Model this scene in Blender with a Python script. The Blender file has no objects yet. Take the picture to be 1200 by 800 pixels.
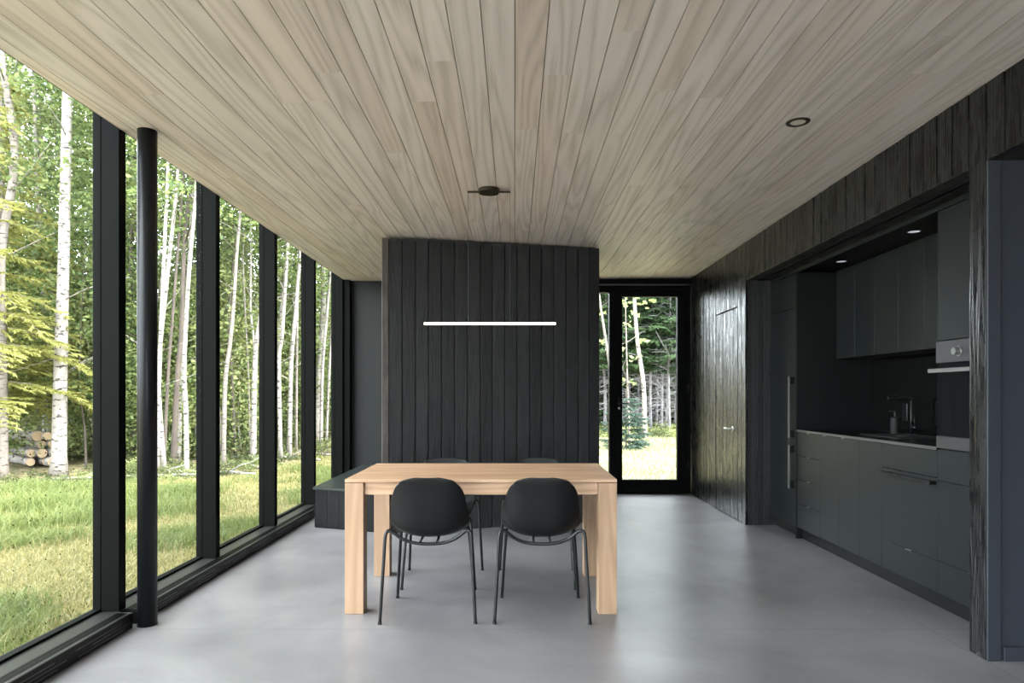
import bpy, bmesh, math, random
import numpy as np
from mathutils import Vector, Matrix, noise as mnoise

# ------------------------------------------------------------------ camera, sky, sun, exposure
F, CX, CY, EYE = 780.0, 603.0, 462.5, 1.22
SC = bpy.context.scene
COL = SC.collection
cam_d = bpy.data.cameras.new('camera')
cam_d.sensor_width = 36.0
cam_d.sensor_fit = 'HORIZONTAL'
cam_d.lens = 36.0 * F / 1200.0
cam_d.shift_x = -(CX - 600.0) / 1200.0
cam_d.shift_y = (CY - 400.0) / 1200.0
cam_d.clip_start = 0.05
cam_d.clip_end = 400
cam = bpy.data.objects.new('camera', cam_d)
COL.objects.link(cam)
cam.location = (0, 0, EYE)
cam.rotation_euler = (math.pi / 2, 0, 0)
SC.camera = cam

SC.view_settings.view_transform = 'Standard'
SC.view_settings.look = 'None'
SC.view_settings.gamma = 1.0
SC.view_settings.use_curve_mapping = False
SC.view_settings.exposure = 0.0

SKY_STRENGTH = 15.0
SUN_STRENGTH = 11.0
world = bpy.data.worlds.new('overcast_sky')
SC.world = world
world.use_nodes = True
wt = world.node_tree
wt.nodes.clear()
wo = wt.nodes.new('ShaderNodeOutputWorld')
wb = wt.nodes.new('ShaderNodeBackground')
wb.inputs['Strength'].default_value = SKY_STRENGTH
wr = wt.nodes.new('ShaderNodeValToRGB')
wg = wt.nodes.new('ShaderNodeTexCoord')
wx = wt.nodes.new('ShaderNodeSeparateXYZ')
wt.links.new(wg.outputs['Generated'], wx.inputs[0])
wt.links.new(wx.outputs['Z'], wr.inputs[0])
wr.color_ramp.elements[0].position = 0.0
wr.color_ramp.elements[0].color = (0.80, 0.86, 0.92, 1)
wr.color_ramp.elements[1].position = 1.0
wr.color_ramp.elements[1].color = (0.93, 0.97, 1.0, 1)
wt.links.new(wr.outputs[0], wb.inputs['Color'])
wt.links.new(wb.outputs[0], wo.inputs['Surface'])

sun_d = bpy.data.lights.new('sun', 'SUN')
sun_d.energy = SUN_STRENGTH
sun_d.angle = math.radians(14)
sun_d.color = (1.0, 0.93, 0.82)
sun = bpy.data.objects.new('sun', sun_d)
COL.objects.link(sun)
sun.location = (8, 2, 12)
sun.rotation_euler = Vector((-0.62, 0.22, -0.86)).to_track_quat('-Z', 'Y').to_euler()

rng = random.Random(7)
nrg = np.random.default_rng(11)

# ------------------------------------------------------------------ helpers
def link(o, parent=None):
    COL.objects.link(o)
    if parent is not None:
        o.parent = parent
    return o

def tag(o, label=None, cat=None, group=None, kind=None):
    if label: o['label'] = label
    if cat: o['category'] = cat
    if group: o['group'] = group
    if kind: o['kind'] = kind
    return o

def empty(name, loc=(0, 0, 0), rz=0.0, parent=None):
    o = bpy.data.objects.new(name, None)
    o.empty_display_size = 0.1
    o.location = loc
    o.rotation_euler = (0, 0, rz)
    return link(o, parent)

def finish(name, bm, mat, parent=None, smooth=False):
    me = bpy.data.meshes.new(name)
    bmesh.ops.recalc_face_normals(bm, faces=bm.faces[:])
    bm.to_mesh(me)
    bm.free()
    if mat is not None: me.materials.append(mat)
    if smooth:
        me.polygons.foreach_set('use_smooth', [True] * len(me.polygons))
    o = bpy.data.objects.new(name, me)
    return link(o, parent)

def box(bm, x0, x1, y0, y1, z0, z1, bev=0.0, mi=0):
    if x0 > x1: x0, x1 = x1, x0
    if y0 > y1: y0, y1 = y1, y0
    if z0 > z1: z0, z1 = z1, z0
    r = bmesh.ops.create_cube(bm, size=1.0)
    vs = r['verts']
    for v in vs:
        v.co = Vector(((x0 + x1) / 2 + v.co.x * (x1 - x0), (y0 + y1) / 2 + v.co.y * (y1 - y0), (z0 + z1) / 2 + v.co.z * (z1 - z0)))
    if mi:
        for f in set(f for v in vs for f in v.link_faces): f.material_index = mi
    if bev > 0:
        es = list(set(e for v in vs for e in v.link_edges))
        b = min(bev, 0.45 * min(x1 - x0, y1 - y0, z1 - z0))
        bmesh.ops.bevel(bm, geom=es, offset=b, segments=1, affect='EDGES')
    return vs

def boxobj(name, b, mat, parent=None, bev=0.0):
    bm = bmesh.new()
    box(bm, *b, bev=bev)
    return finish(name, bm, mat, parent)

def cyl(bm, p0, p1, r0, r1=None, n=20, caps=True):
    r1 = r0 if r1 is None else r1
    p0, p1 = Vector(p0), Vector(p1)
    d = p1 - p0
    M = Matrix.Translation((p0 + p1) / 2) @ d.to_track_quat('Z', 'Y').to_matrix().to_4x4()
    bmesh.ops.create_cone(bm, cap_ends=caps, cap_tris=False, segments=n, radius1=r0, radius2=r1, depth=d.length, matrix=M)

def spline(pts, n=6):
    P = [Vector(p) for p in pts]
    P = [P[0] * 2 - P[1]] + P + [P[-1] * 2 - P[-2]]
    out = []
    for i in range(1, len(P) - 2):
        for k in range(n):
            t = k / n
            a, b, c, d = P[i - 1], P[i], P[i + 1], P[i + 2]
            out.append(0.5 * ((2 * b) + (c - a) * t + (2 * a - 5 * b + 4 * c - d) * t * t + (3 * b - a - 3 * c + d) * t ** 3))
    out.append(P[-2].copy())
    return out

def tube(bm, pts, r, n=12):
    """swept round tube; r a number or one radius per point"""
    pts = [Vector(p) for p in pts]
    rs = r if isinstance(r, (list, tuple)) else [r] * len(pts)
    up = Vector((0, 0, 1))
    rings = []
    T0 = (pts[1] - pts[0]).normalized()
    N = T0.orthogonal().normalized()
    for i, p in enumerate(pts):
        if i == 0: T = T0
        elif i == len(pts) - 1: T = (pts[-1] - pts[-2]).normalized()
        else: T = (pts[i + 1] - pts[i - 1]).normalized()
        N = (N - T * N.dot(T))
        if N.length < 1e-5: N = T.orthogonal()
        N.normalize()
        B = T.cross(N)
        rings.append([bm.verts.new(p + (N * math.cos(2 * math.pi * k / n) + B * math.sin(2 * math.pi * k / n)) * rs[i]) for k in range(n)])
    for a, b in zip(rings, rings[1:]):
        for k in range(n):
            bm.faces.new((a[k], a[(k + 1) % n], b[(k + 1) % n], b[k]))
    bm.faces.new(list(reversed(rings[0])))
    bm.faces.new(rings[-1])

def prism(bm, poly, z0, z1):
    a = [bm.verts.new((x, y, z0)) for x, y in poly]
    b = [bm.verts.new((x, y, z1)) for x, y in poly]
    n = len(poly)
    for i in range(n):
        bm.faces.new((a[i], a[(i + 1) % n], b[(i + 1) % n], b[i]))
    bm.faces.new(list(reversed(a)))
    bm.faces.new(b)

def copy_tree(o, parent=None):
    c = o.copy()
    link(c, parent)
    for ch in [x for x in CHILD.get(o.name, [])]:
        copy_tree(ch, c)
    return c
CHILD = {}
def note(o):
    """remember the children of a finished prototype for copying"""
    CHILD[o.name] = list(o.children)
    for c in o.children: note(c)

# ------------------------------------------------------------------ materials
def nt(name):
    m = bpy.data.materials.new(name)
    m.use_nodes = True
    t = m.node_tree
    bs = t.nodes['Principled BSDF']
    return m, t, bs

def N(t, kind, **kw):
    n = t.nodes.new(kind)
    for k, v in kw.items():
        if k in n.inputs: n.inputs[k].default_value = v
        else: setattr(n, k, v)
    return n

def coords(t, scale=(1, 1, 1), island=0.0):
    tc = t.nodes.new('ShaderNodeTexCoord')
    src = tc.outputs['Object']
    if island:
        g = t.nodes.new('ShaderNodeNewGeometry')
        c = N(t, 'ShaderNodeCombineXYZ')
        mu = N(t, 'ShaderNodeMath', operation='MULTIPLY'); mu.inputs[1].default_value = island
        t.links.new(g.outputs['Random Per Island'], mu.inputs[0])
        for i in range(3): t.links.new(mu.outputs[0], c.inputs[i])
        ad = N(t, 'ShaderNodeVectorMath', operation='ADD')
        t.links.new(src, ad.inputs[0]); t.links.new(c.outputs[0], ad.inputs[1])
        src = ad.outputs[0]
    mp = t.nodes.new('ShaderNodeMapping')
    mp.inputs['Scale'].default_value = scale
    t.links.new(src, mp.inputs['Vector'])
    return mp.outputs['Vector']

def ramp(t, fac, stops):
    r = t.nodes.new('ShaderNodeValToRGB')
    while len(r.color_ramp.elements) > 1: r.color_ramp.elements.remove(r.color_ramp.elements[-1])
    for i, (p, c) in enumerate(stops):
        e = r.color_ramp.elements[0] if i == 0 else r.color_ramp.elements.new(p)
        e.position = p
        e.color = (*c, 1) if len(c) == 3 else c
    t.links.new(fac, r.inputs[0])
    return r.outputs[0]

def rangen(t, fac, a, b, lo=0.0, hi=1.0):
    m = t.nodes.new('ShaderNodeMapRange')
    m.inputs['From Min'].default_value = lo; m.inputs['From Max'].default_value = hi
    m.inputs['To Min'].default_value = a; m.inputs['To Max'].default_value = b
    t.links.new(fac, m.inputs['Value'])
    return m.outputs['Result']

def bump(t, bs, h, strength, dist=0.01):
    b = t.nodes.new('ShaderNodeBump')
    b.inputs['Strength'].default_value = strength
    b.inputs['Distance'].default_value = dist
    t.links.new(h, b.inputs['Height'])
    t.links.new(b.outputs[0], bs.inputs['Normal'])

def mixc(t, fac, a, b, mode='MIX'):
    m = t.nodes.new('ShaderNodeMix')
    m.data_type = 'RGBA'; m.blend_type = mode
    for inp, v in ((m.inputs[0], fac), (m.inputs[6], a), (m.inputs[7], b)):
        if hasattr(v, 'is_linked'): t.links.new(v, inp)
        elif isinstance(v, (int, float)): inp.default_value = v
        else: inp.default_value = (*v, 1)
    return m.outputs[2]

def noise_out(t, vec, scale, detail=4.0, rough=0.55, dist=0.0):
    n = N(t, 'ShaderNodeTexNoise')
    n.inputs['Scale'].default_value = scale
    n.inputs['Detail'].default_value = detail
    n.inputs['Roughness'].default_value = rough
    n.inputs['Distortion'].default_value = dist
    t.links.new(vec, n.inputs['Vector'])
    return n.outputs['Fac']

def plain(name, col, rough=0.5, metal=0.0, spec=0.5, nstr=0.06, nscale=60):
    """one-colour surface with a faint procedural unevenness in gloss"""
    m, t, bs = nt(name)
    v = coords(t)
    n = noise_out(t, v, nscale, 3)
    bs.inputs['Base Color'].default_value = (*col, 1)
    bs.inputs['Metallic'].default_value = metal
    bs.inputs['Specular IOR Level'].default_value = spec
    t.links.new(rangen(t, n, max(0.02, rough - nstr), min(1, rough + nstr)), bs.inputs['Roughness'])
    return m

def wood(name, stops, along='Y', fine=1.0, rough=0.5, contour=14.0, tone=0.12, bumpy=0.15, low=1.0, tint=None):
    """planks: contour lines of a stretched smooth noise give the cathedral grain"""
    m, t, bs = nt(name)
    s = {'X': (0.35, 6, 6), 'Y': (6, 0.35, 6), 'Z': (6, 6, 0.35)}[along]
    sf = {'X': (3, 120, 120), 'Y': (120, 3, 120), 'Z': (120, 120, 3)}[along]
    v = coords(t, s, island=13.7)
    n0 = noise_out(t, v, low, 1.0, 0.4)
    mu = N(t, 'ShaderNodeMath', operation='MULTIPLY'); mu.inputs[1].default_value = contour
    t.links.new(n0, mu.inputs[0])
    pp = N(t, 'ShaderNodeMath', operation='PINGPONG'); pp.inputs[1].default_value = 0.5
    t.links.new(mu.outputs[0], pp.inputs[0])
    lines = rangen(t, pp.outputs[0], 0, 1, 0, 0.5)
    v2 = coords(t, sf, island=5.1)
    n2 = noise_out(t, v2, fine, 3, 0.6)
    mixv = N(t, 'ShaderNodeMath', operation='MULTIPLY_ADD'); mixv.inputs[1].default_value = 0.55
    t.links.new(n2, mixv.inputs[0])
    l2 = N(t, 'ShaderNodeMath', operation='MULTIPLY'); l2.inputs[1].default_value = 0.45
    t.links.new(lines, l2.inputs[0]); t.links.new(l2.outputs[0], mixv.inputs[2])
    c = ramp(t, mixv.outputs[0], stops)
    g = t.nodes.new('ShaderNodeNewGeometry')
    tn = rangen(t, g.outputs['Random Per Island'], 1 - tone, 1 + tone * 0.5)
    cc = N(t, 'ShaderNodeCombineColor')
    for i in range(3): t.links.new(tn, cc.inputs[i])
    c = mixc(t, 1.0, c, cc.outputs[0], 'MULTIPLY')
    if tint:
        wn = N(t, 'ShaderNodeTexWhiteNoise', noise_dimensions='1D')
        t.links.new(g.outputs['Random Per Island'], wn.inputs['W'])
        c = mixc(t, rangen(t, wn.outputs['Value'], 0, 1, 0.55, 1.0), c, mixc(t, 1.0, c, tint, 'MULTIPLY'))
    t.links.new(c, bs.inputs['Base Color'])
    t.links.new(rangen(t, mixv.outputs[0], rough + 0.08, rough - 0.08), bs.inputs['Roughness'])
    bump(t, bs, mixv.outputs[0], bumpy, 0.002)
    return m

def charred(name, base=(0.012, 0.012, 0.013), hi=(0.026, 0.026, 0.027), rlo=0.34, rhi=0.62, bstr=0.6, spec=0.24):
    """black stained, brushed boards with knots and a raised grain"""
    m, t, bs = nt(name)
    v = coords(t, (7, 7, 0.5), island=9.3)
    n0 = noise_out(t, v, 1.3, 2.0, 0.5)
    mu = N(t, 'ShaderNodeMath', operation='MULTIPLY'); mu.inputs[1].default_value = 12
    t.links.new(n0, mu.inputs[0])
    pp = N(t, 'ShaderNodeMath', operation='PINGPONG'); pp.inputs[1].default_value = 0.5
    t.links.new(mu.outputs[0], pp.inputs[0])
    v2 = coords(t, (90, 90, 5), island=3.3)
    n2 = noise_out(t, v2, 1.0, 4, 0.65)
    v3 = coords(t, (14, 14, 6), island=2.3)
    n3 = noise_out(t, v3, 1.0, 5, 0.6)
    a = N(t, 'ShaderNodeMath', operation='MULTIPLY_ADD'); a.inputs[1].default_value = 0.9
    t.links.new(pp.outputs[0], a.inputs[0]); 
    b = N(t, 'ShaderNodeMath', operation='MULTIPLY'); b.inputs[1].default_value = 0.55
    t.links.new(n2, b.inputs[0]); t.links.new(b.outputs[0], a.inputs[2])
    g = t.nodes.new('ShaderNodeNewGeometry')
    tn = rangen(t, g.outputs['Random Per Island'], 0.7, 1.25)
    cc = N(t, 'ShaderNodeCombineColor')
    for i in range(3): t.links.new(tn, cc.inputs[i])
    c = ramp(t, n3, [(0.3, base), (0.75, hi)])
    c = mixc(t, 1.0, c, cc.outputs[0], 'MULTIPLY')
    t.links.new(c, bs.inputs['Base Color'])
    ad = N(t, 'ShaderNodeMath', operation='MULTIPLY_ADD'); ad.inputs[1].default_value = 0.5
    t.links.new(n2, ad.inputs[0]); hf = N(t, 'ShaderNodeMath', operation='MULTIPLY'); hf.inputs[1].default_value = 0.5
    t.links.new(n3, hf.inputs[0]); t.links.new(hf.outputs[0], ad.inputs[2])
    t.links.new(rangen(t, ad.outputs[0], rlo, rhi, 0.38, 0.62), bs.inputs['Roughness'])
    bs.inputs['Specular IOR Level'].default_value = spec
    bump(t, bs, a.outputs[0], bstr, 0.004)
    return m

M = {}
M['ceil'] = wood('bleached_larch', [(0.2, (0.48, 0.425, 0.41)), (0.5, (0.62, 0.56, 0.56)), (0.8, (0.68, 0.615, 0.61))], 'Y', rough=0.5, contour=9, tone=0.07, bumpy=0.10, low=1.1, tint=(0.97, 0.91, 0.87))
M['oak'] = wood('oiled_oak', [(0.2, (0.37, 0.215, 0.125)), (0.5, (0.47, 0.285, 0.17)), (0.8, (0.54, 0.35, 0.22))], 'X', rough=0.5, contour=8, tone=0.10, bumpy=0.12, low=1.2)
M['oak_leg'] = wood('oiled_oak_upright', [(0.2, (0.35, 0.215, 0.13)), (0.5, (0.40, 0.25, 0.15)), (0.8, (0.46, 0.30, 0.19))], 'Z', rough=0.5, contour=7, tone=0.08, bumpy=0.12, low=1.2)
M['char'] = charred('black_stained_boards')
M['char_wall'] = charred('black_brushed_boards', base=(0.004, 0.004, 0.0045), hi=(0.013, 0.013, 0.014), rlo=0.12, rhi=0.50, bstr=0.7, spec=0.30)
M['frame'] = plain('black_window_aluminium', (0.0035, 0.004, 0.0036), 0.5, spec=0.04)
M['sill'] = plain('satin_black_sill', (0.025, 0.025, 0.024), 0.32, spec=0.3)
M['heater'] = plain('black_heater_steel', (0.006, 0.006, 0.006), 0.4, spec=0.25)
M['rim'] = plain('worn_heater_edge', (0.16, 0.16, 0.155), 0.35, 0.6)
M['column'] = plain('black_painted_column', (0.006, 0.0066, 0.008), 0.36, spec=0.2)
M['panel'] = plain('charcoal_wall_paint', (0.020, 0.021, 0.021), 0.6, spec=0.2)
M['hall'] = plain('slate_lacquer_wall', (0.034, 0.038, 0.049), 0.45, spec=0.3)
M['front'] = plain('matt_graphite_fronts', (0.012, 0.0142, 0.015), 0.42, nstr=0.04, spec=0.22)
M['frontdark'] = plain('matt_black_gable', (0.007, 0.0075, 0.008), 0.5, spec=0.2)
M['carcass'] = plain('black_carcass', (0.006, 0.006, 0.006), 0.7)
M['counter'] = plain('black_stone_worktop', (0.012, 0.012, 0.013), 0.22)
M['counter_edge'] = plain('grey_worktop_edge', (0.06, 0.06, 0.06), 0.4)
M['splash'] = plain('black_glass_splashback', (0.004, 0.004, 0.004), 0.08, nstr=0.02)
M['handle'] = plain('black_handle_metal', (0.015, 0.015, 0.017), 0.3, 0.3)
M['handle_edge'] = plain('brushed_handle_metal', (0.12, 0.125, 0.13), 0.4, 0.6)
M['steel'] = plain('dark_stainless_steel', (0.11, 0.11, 0.115), 0.38, 0.85)
M['steel_light'] = plain('brushed_stainless_steel', (0.55, 0.54, 0.53), 0.3, 0.9)
M['ovenglass'] = plain('oven_black_glass', (0.006, 0.007, 0.008), 0.06, nstr=0.02)
M['shell'] = plain('black_moulded_plastic', (0.006, 0.006, 0.0065), 0.40, spec=0.24)
M['chairleg'] = plain('black_chair_tube', (0.008, 0.008, 0.009), 0.30, spec=0.4)
M['cap'] = plain('rubber_glide', (0.01, 0.01, 0.01), 0.7)
M['bronze'] = plain('dark_bronze_ceiling_metal', (0.030, 0.022, 0.012), 0.45, 0.4)
M['black'] = plain('satin_black_metal', (0.006, 0.006, 0.006), 0.4, spec=0.25)
M['white'] = plain('white_downlight_ring', (0.75, 0.73, 0.70), 0.5)
M['gap'] = plain('black_board_backing', (0.006, 0.006, 0.006), 0.8)
M['board_backing'] = plain('ceiling_shadow_gap', (0.04, 0.033, 0.028), 0.9)
M['roof'] = plain('dark_roof_membrane', (0.03, 0.03, 0.03), 0.8)
M['log_end'] = plain('sawn_log_end', (0.50, 0.36, 0.23), 0.85)

def emit(name, col, s):
    m, t, bs = nt(name)
    bs.inputs['Base Color'].default_value = (*col, 1)
    bs.inputs['Emission Color'].default_value = (*col, 1)
    bs.inputs['Emission Strength'].default_value = s
    return m
M['led'] = emit('warm_led_tube', (1.0, 0.78, 0.62), 5.0)
M['lamp_disc'] = plain('pink_white_lamp_lens', (0.62, 0.55, 0.52), 0.5)
M['lamp_on'] = emit('small_downlight_lens', (0.85, 0.88, 1.0), 0.45)

def concrete():
    m, t, bs = nt('polished_concrete')
    v = coords(t)
    n1 = noise_out(t, v, 0.9, 6, 0.6, 0.6)
    n2 = noise_out(t, v, 3.0, 5, 0.5, 0.3)
    n3 = noise_out(t, v, 220, 2)
    c = ramp(t, n1, [(0.25, (0.118, 0.112, 0.118)), (0.5, (0.19, 0.182, 0.188)), (0.75, (0.27, 0.26, 0.262))])
    c = mixc(t, 0.22, c, ramp(t, n2, [(0.25, (0.6, 0.6, 0.61)), (0.75, (1.25, 1.25, 1.25))]), 'MULTIPLY')
    # saw-cut joints
    tc = t.nodes.new('ShaderNodeTexCoord'); sx = t.nodes.new('ShaderNodeSeparateXYZ')
    t.links.new(tc.outputs['Object'], sx.inputs[0])
    def line(out, at, w):
        s = N(t, 'ShaderNodeMath', operation='SUBTRACT'); s.inputs[1].default_value = at
        t.links.new(out, s.inputs[0])
        a = N(t, 'ShaderNodeMath', operation='ABSOLUTE'); t.links.new(s.outputs[0], a.inputs[0])
        l = N(t, 'ShaderNodeMath', operation='LESS_THAN'); l.inputs[1].default_value = w
        t.links.new(a.outputs[0], l.inputs[0])
        return l.outputs[0]
    c = mixc(t, line(sx.outputs['Y'], 3.467, 0.003), c, (0.13, 0.13, 0.13))
    c = mixc(t, line(sx.outputs['X'], 2.160, 0.003), c, (0.12, 0.12, 0.12))
    t.links.new(c, bs.inputs['Base Color'])
    t.links.new(rangen(t, n1, 0.36, 0.28, 0.2, 0.8), bs.inputs['Roughness'])
    bs.inputs['Specular IOR Level'].default_value = 0.55
    return m
M['floor'] = concrete()

def glass(name, dots=False, tint=(0.97, 0.99, 0.985)):
    m = bpy.data.materials.new(name)
    m.use_nodes = True
    t = m.node_tree
    t.nodes.clear()
    out = t.nodes.new('ShaderNodeOutputMaterial')
    tr = N(t, 'ShaderNodeBsdfTransparent'); tr.inputs[0].default_value = (*tint, 1)
    gl = N(t, 'ShaderNodeBsdfGlossy'); gl.inputs['Roughness'].default_value = 0.0
    lw = N(t, 'ShaderNodeLayerWeight'); lw.inputs['Blend'].default_value = 0.5
    pw = N(t, 'ShaderNodeMath', operation='POWER'); pw.inputs[1].default_value = 5.0
    t.links.new(lw.outputs['Facing'], pw.inputs[0])
    fr = N(t, 'ShaderNodeMath', operation='MULTIPLY_ADD'); fr.inputs[1].default_value = 0.6; fr.inputs[2].default_value = 0.02
    t.links.new(pw.outputs[0], fr.inputs[0])
    mx = t.nodes.new('ShaderNodeMixShader')
    t.links.new(fr.outputs[0], mx.inputs[0]); t.links.new(tr.outputs[0], mx.inputs[1]); t.links.new(gl.outputs[0], mx.inputs[2])
    last = mx.outputs[0]
    if dots:
        # staggered grid of little printed bird-guard dots on the pane (pane lies in the YZ plane)
        tc = t.nodes.new('ShaderNodeTexCoord'); sx = t.nodes.new('ShaderNodeSeparateXYZ')
        t.links.new(tc.outputs['Object'], sx.inputs[0])
        def cell(src, period, off):
            a = N(t, 'ShaderNodeMath', operation='ADD'); a.inputs[1].default_value = off
            if hasattr(off, 'is_linked'): t.links.new(off, a.inputs[1])
            t.links.new(src, a.inputs[0])
            d = N(t, 'ShaderNodeMath', operation='DIVIDE'); d.inputs[1].default_value = period
            t.links.new(a.outputs[0], d.inputs[0])
            f = N(t, 'ShaderNodeMath', operation='FRACT'); t.links.new(d.outputs[0], f.inputs[0])
            s = N(t, 'ShaderNodeMath', operation='SUBTRACT'); s.inputs[1].default_value = 0.5
            t.links.new(f.outputs[0], s.inputs[0])
            k = N(t, 'ShaderNodeMath', operation='MULTIPLY'); k.inputs[1].default_value = period
            t.links.new(s.outputs[0], k.inputs[0])
            return k.outputs[0]
        cb = N(t, 'ShaderNodeCombineXYZ')
        t.links.new(cell(sx.outputs['Y'], 0.1, 10.0), cb.inputs[0]); t.links.new(cell(sx.outputs['Z'], 0.1, 10.0), cb.inputs[1])
        ln = N(t, 'ShaderNodeVectorMath', operation='LENGTH'); t.links.new(cb.outputs[0], ln.inputs[0])
        lt = N(t, 'ShaderNodeMath', operation='LESS_THAN'); lt.inputs[1].default_value = 0.0032
        t.links.new(ln.outputs['Value'], lt.inputs[0])
        df = N(t, 'ShaderNodeBsdfDiffuse'); df.inputs[0].default_value = (0.01, 0.01, 0.01, 1)
        m2 = t.nodes.new('ShaderNodeMixShader')
        t.links.new(lt.outputs[0], m2.inputs[0]); t.links.new(last, m2.inputs[1]); t.links.new(df.outputs[0], m2.inputs[2])
        last = m2.outputs[0]
    t.links.new(last, out.inputs['Surface'])
    return m
M['glass'] = glass('clear_glazing')
M['glass_dots'] = glass('clear_glazing_with_dots', dots=True)

# ---- outdoor materials
def leafmat(name, a, b, trans=0.45, objvar=0.25):
    m, t, bs = nt(name)
    g = t.nodes.new('ShaderNodeNewGeometry')
    oi = t.nodes.new('ShaderNodeObjectInfo')
    c = ramp(t, g.outputs['Random Per Island'], [(0.0, a), (1.0, b)])
    k = rangen(t, oi.outputs['Random'], 1 - objvar, 1 + objvar)
    cc = N(t, 'ShaderNodeCombineColor')
    for i in range(3): t.links.new(k, cc.inputs[i])
    c = mixc(t, 1.0, c, cc.outputs[0], 'MULTIPLY')
    t.links.new(c, bs.inputs['Base Color'])
    bs.inputs['Roughness'].default_value = 0.55
    bs.inputs['Specular IOR Level'].default_value = 0.3
    tl = N(t, 'ShaderNodeBsdfTranslucent')
    t.links.new(c, tl.inputs['Color'])
    mx = t.nodes.new('ShaderNodeMixShader'); mx.inputs[0].default_value = trans
    t.links.new(bs.outputs[0], mx.inputs[1]); t.links.new(tl.outputs[0], mx.inputs[2])
    t.links.new(mx.outputs[0], t.nodes['Material Output'].inputs['Surface'])
    return m
LK = 1.0
M['leaf'] = leafmat('birch_leaves', (0.06, 0.10, 0.035), (0.22, 0.265, 0.09))
M['leaf_pale'] = leafmat('maple_leaves', (0.12, 0.17, 0.06), (0.30, 0.31, 0.13))
M['leaf_dark'] = leafmat('undergrowth_leaves', (0.035, 0.055, 0.02), (0.13, 0.15, 0.055))
M['needle_y'] = leafmat('yellow_green_needles', (0.23, 0.24, 0.07), (0.42, 0.41, 0.14))
M['needle_d'] = leafmat('spruce_needles', (0.03, 0.065, 0.028), (0.10, 0.155, 0.065), 0.3)
M['needle_b'] = leafmat('blue_green_needles', (0.035, 0.07, 0.05), (0.09, 0.15, 0.105), 0.3)
M['rust'] = leafmat('rust_dead_needles', (0.30, 0.07, 0.03), (0.45, 0.16, 0.08), 0.3)
M['grass'] = leafmat('lawn_blades', (0.13, 0.14, 0.048), (0.37, 0.315, 0.14), 0.4, 0.0)
M['tuft'] = leafmat('green_tuft_blades', (0.075, 0.11, 0.03), (0.19, 0.215, 0.07), 0.4, 0.1)

def bark(name, a, b, marks=None, sc=(6, 6, 30)):
    m, t, bs = nt(name)
    v = coords(t, (10, 10, 3))
    n = noise_out(t, v, 1.0, 5, 0.65)
    c = ramp(t, n, [(0.3, a), (0.7, b)])
    if marks:
        v2 = coords(t, sc)
        n2 = noise_out(t, v2, 1.0, 3, 0.6)
        c = mixc(t, ramp(t, n2, [(0.56, (0, 0, 0)), (0.63, (1, 1, 1))]), c, marks)
    t.links.new(c, bs.inputs['Base Color'])
    bs.inputs['Roughness'].default_value = 0.8
    bump(t, bs, n, 0.5, 0.02)
    return m
M['birch'] = bark('white_birch_bark', (0.19, 0.163, 0.145), (0.33, 0.30, 0.275), (0.03, 0.026, 0.022), (7, 7, 24))
M['grey_bark'] = bark('grey_aspen_bark', (0.12, 0.10, 0.088), (0.24, 0.205, 0.18), (0.04, 0.035, 0.03))
M['brown_bark'] = bark('brown_conifer_bark', (0.05, 0.038, 0.03), (0.11, 0.085, 0.07))
M['dead'] = bark('bleached_dead_wood', (0.13, 0.12, 0.125), (0.28, 0.262, 0.27))

def ground():
    m, t, bs = nt('meadow_and_forest_floor')
    v = coords(t)
    at = N(t, 'ShaderNodeAttribute', attribute_name='forest')
    n1 = noise_out(t, v, 0.8, 5, 0.6)
    n2 = noise_out(t, v, 7, 6, 0.7)
    lawn = ramp(t, n1, [(0.3, (0.15, 0.15, 0.075)), (0.5, (0.27, 0.24, 0.14)), (0.7, (0.36, 0.31, 0.20))])
    lit = ramp(t, n2, [(0.3, (0.04, 0.045, 0.02)), (0.48, (0.13, 0.12, 0.06)), (0.64, (0.27, 0.20, 0.14))])
    c = mixc(t, at.outputs['Fac'], lawn, lit)
    t.links.new(c, bs.inputs['Base Color'])
    bs.inputs['Roughness'].default_value = 0.95
    bs.inputs['Specular IOR Level'].default_value = 0.1
    bump(t, bs, n2, 0.6, 0.05)
    return m
M['ground'] = ground()

# ------------------------------------------------------------------ the room shell
XL, XR, YB, YF = -2.08, 2.167, 8.20, -2.6      # ceiling edge left, right wall face, back wall, wall behind the viewer
GX = -2.19                                      # glazing plane
SILL = 0.08
def ceil_z(x): return 2.637 + 0.008 * x

o = boxobj('floor', (-2.30, 3.3, YF, YB + 0.12, -0.16, 0.0), M['floor'])
tag(o, 'polished grey concrete floor with thin saw-cut joints', 'floor', kind='structure')

# ceiling: bleached boards running away from the viewer, pitch 126 mm, slight fall to the left
bm = bmesh.new()
pitch = 0.126
i0 = math.floor(XL / pitch) - 1
x = 0.0015 + i0 * pitch
while x < XR + 0.02:
    a, b = max(x + 0.0018, XL), min(x + pitch - 0.0018, XR + 0.03)
    if b - a > 0.01:
        y = YF
        y += rng.uniform(-2.5, 0)
        while y < YB:
            L = rng.uniform(1.6, 4.2)
            y0, y1 = max(y, YF), min(y + L, YB)
            if y1 - y0 > 0.05:
                vs = box(bm, a, b, y0 + 0.0004, y1 - 0.0004, 0, 0.018, bev=0.0)
                for v in vs: v.co.z += ceil_z(v.co.x)
            y += L
    x += pitch
ce = finish('ceiling', bm, M['ceil'])
tag(ce, 'sloping ceiling of pale bleached larch boards', 'ceiling', kind='structure')
bm = bmesh.new()
vs = box(bm, XL + 0.002, 3.3, YF, YB + 0.1, 0.0182, 0.30)
for v in vs: v.co.z += ceil_z(v.co.x)
finish('ceiling_backing', bm, M['board_backing'], ce)
bm = bmesh.new()
box(bm, -2.34, 3.4, YF - 0.1, YB + 0.25, 2.96, 3.12)
finish('roof_deck', bm, M['roof'], ce)
bm = bmesh.new()
box(bm, XL - 0.012, XL, YF, YB, ceil_z(XL) + 0.004, 2.96)
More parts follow.
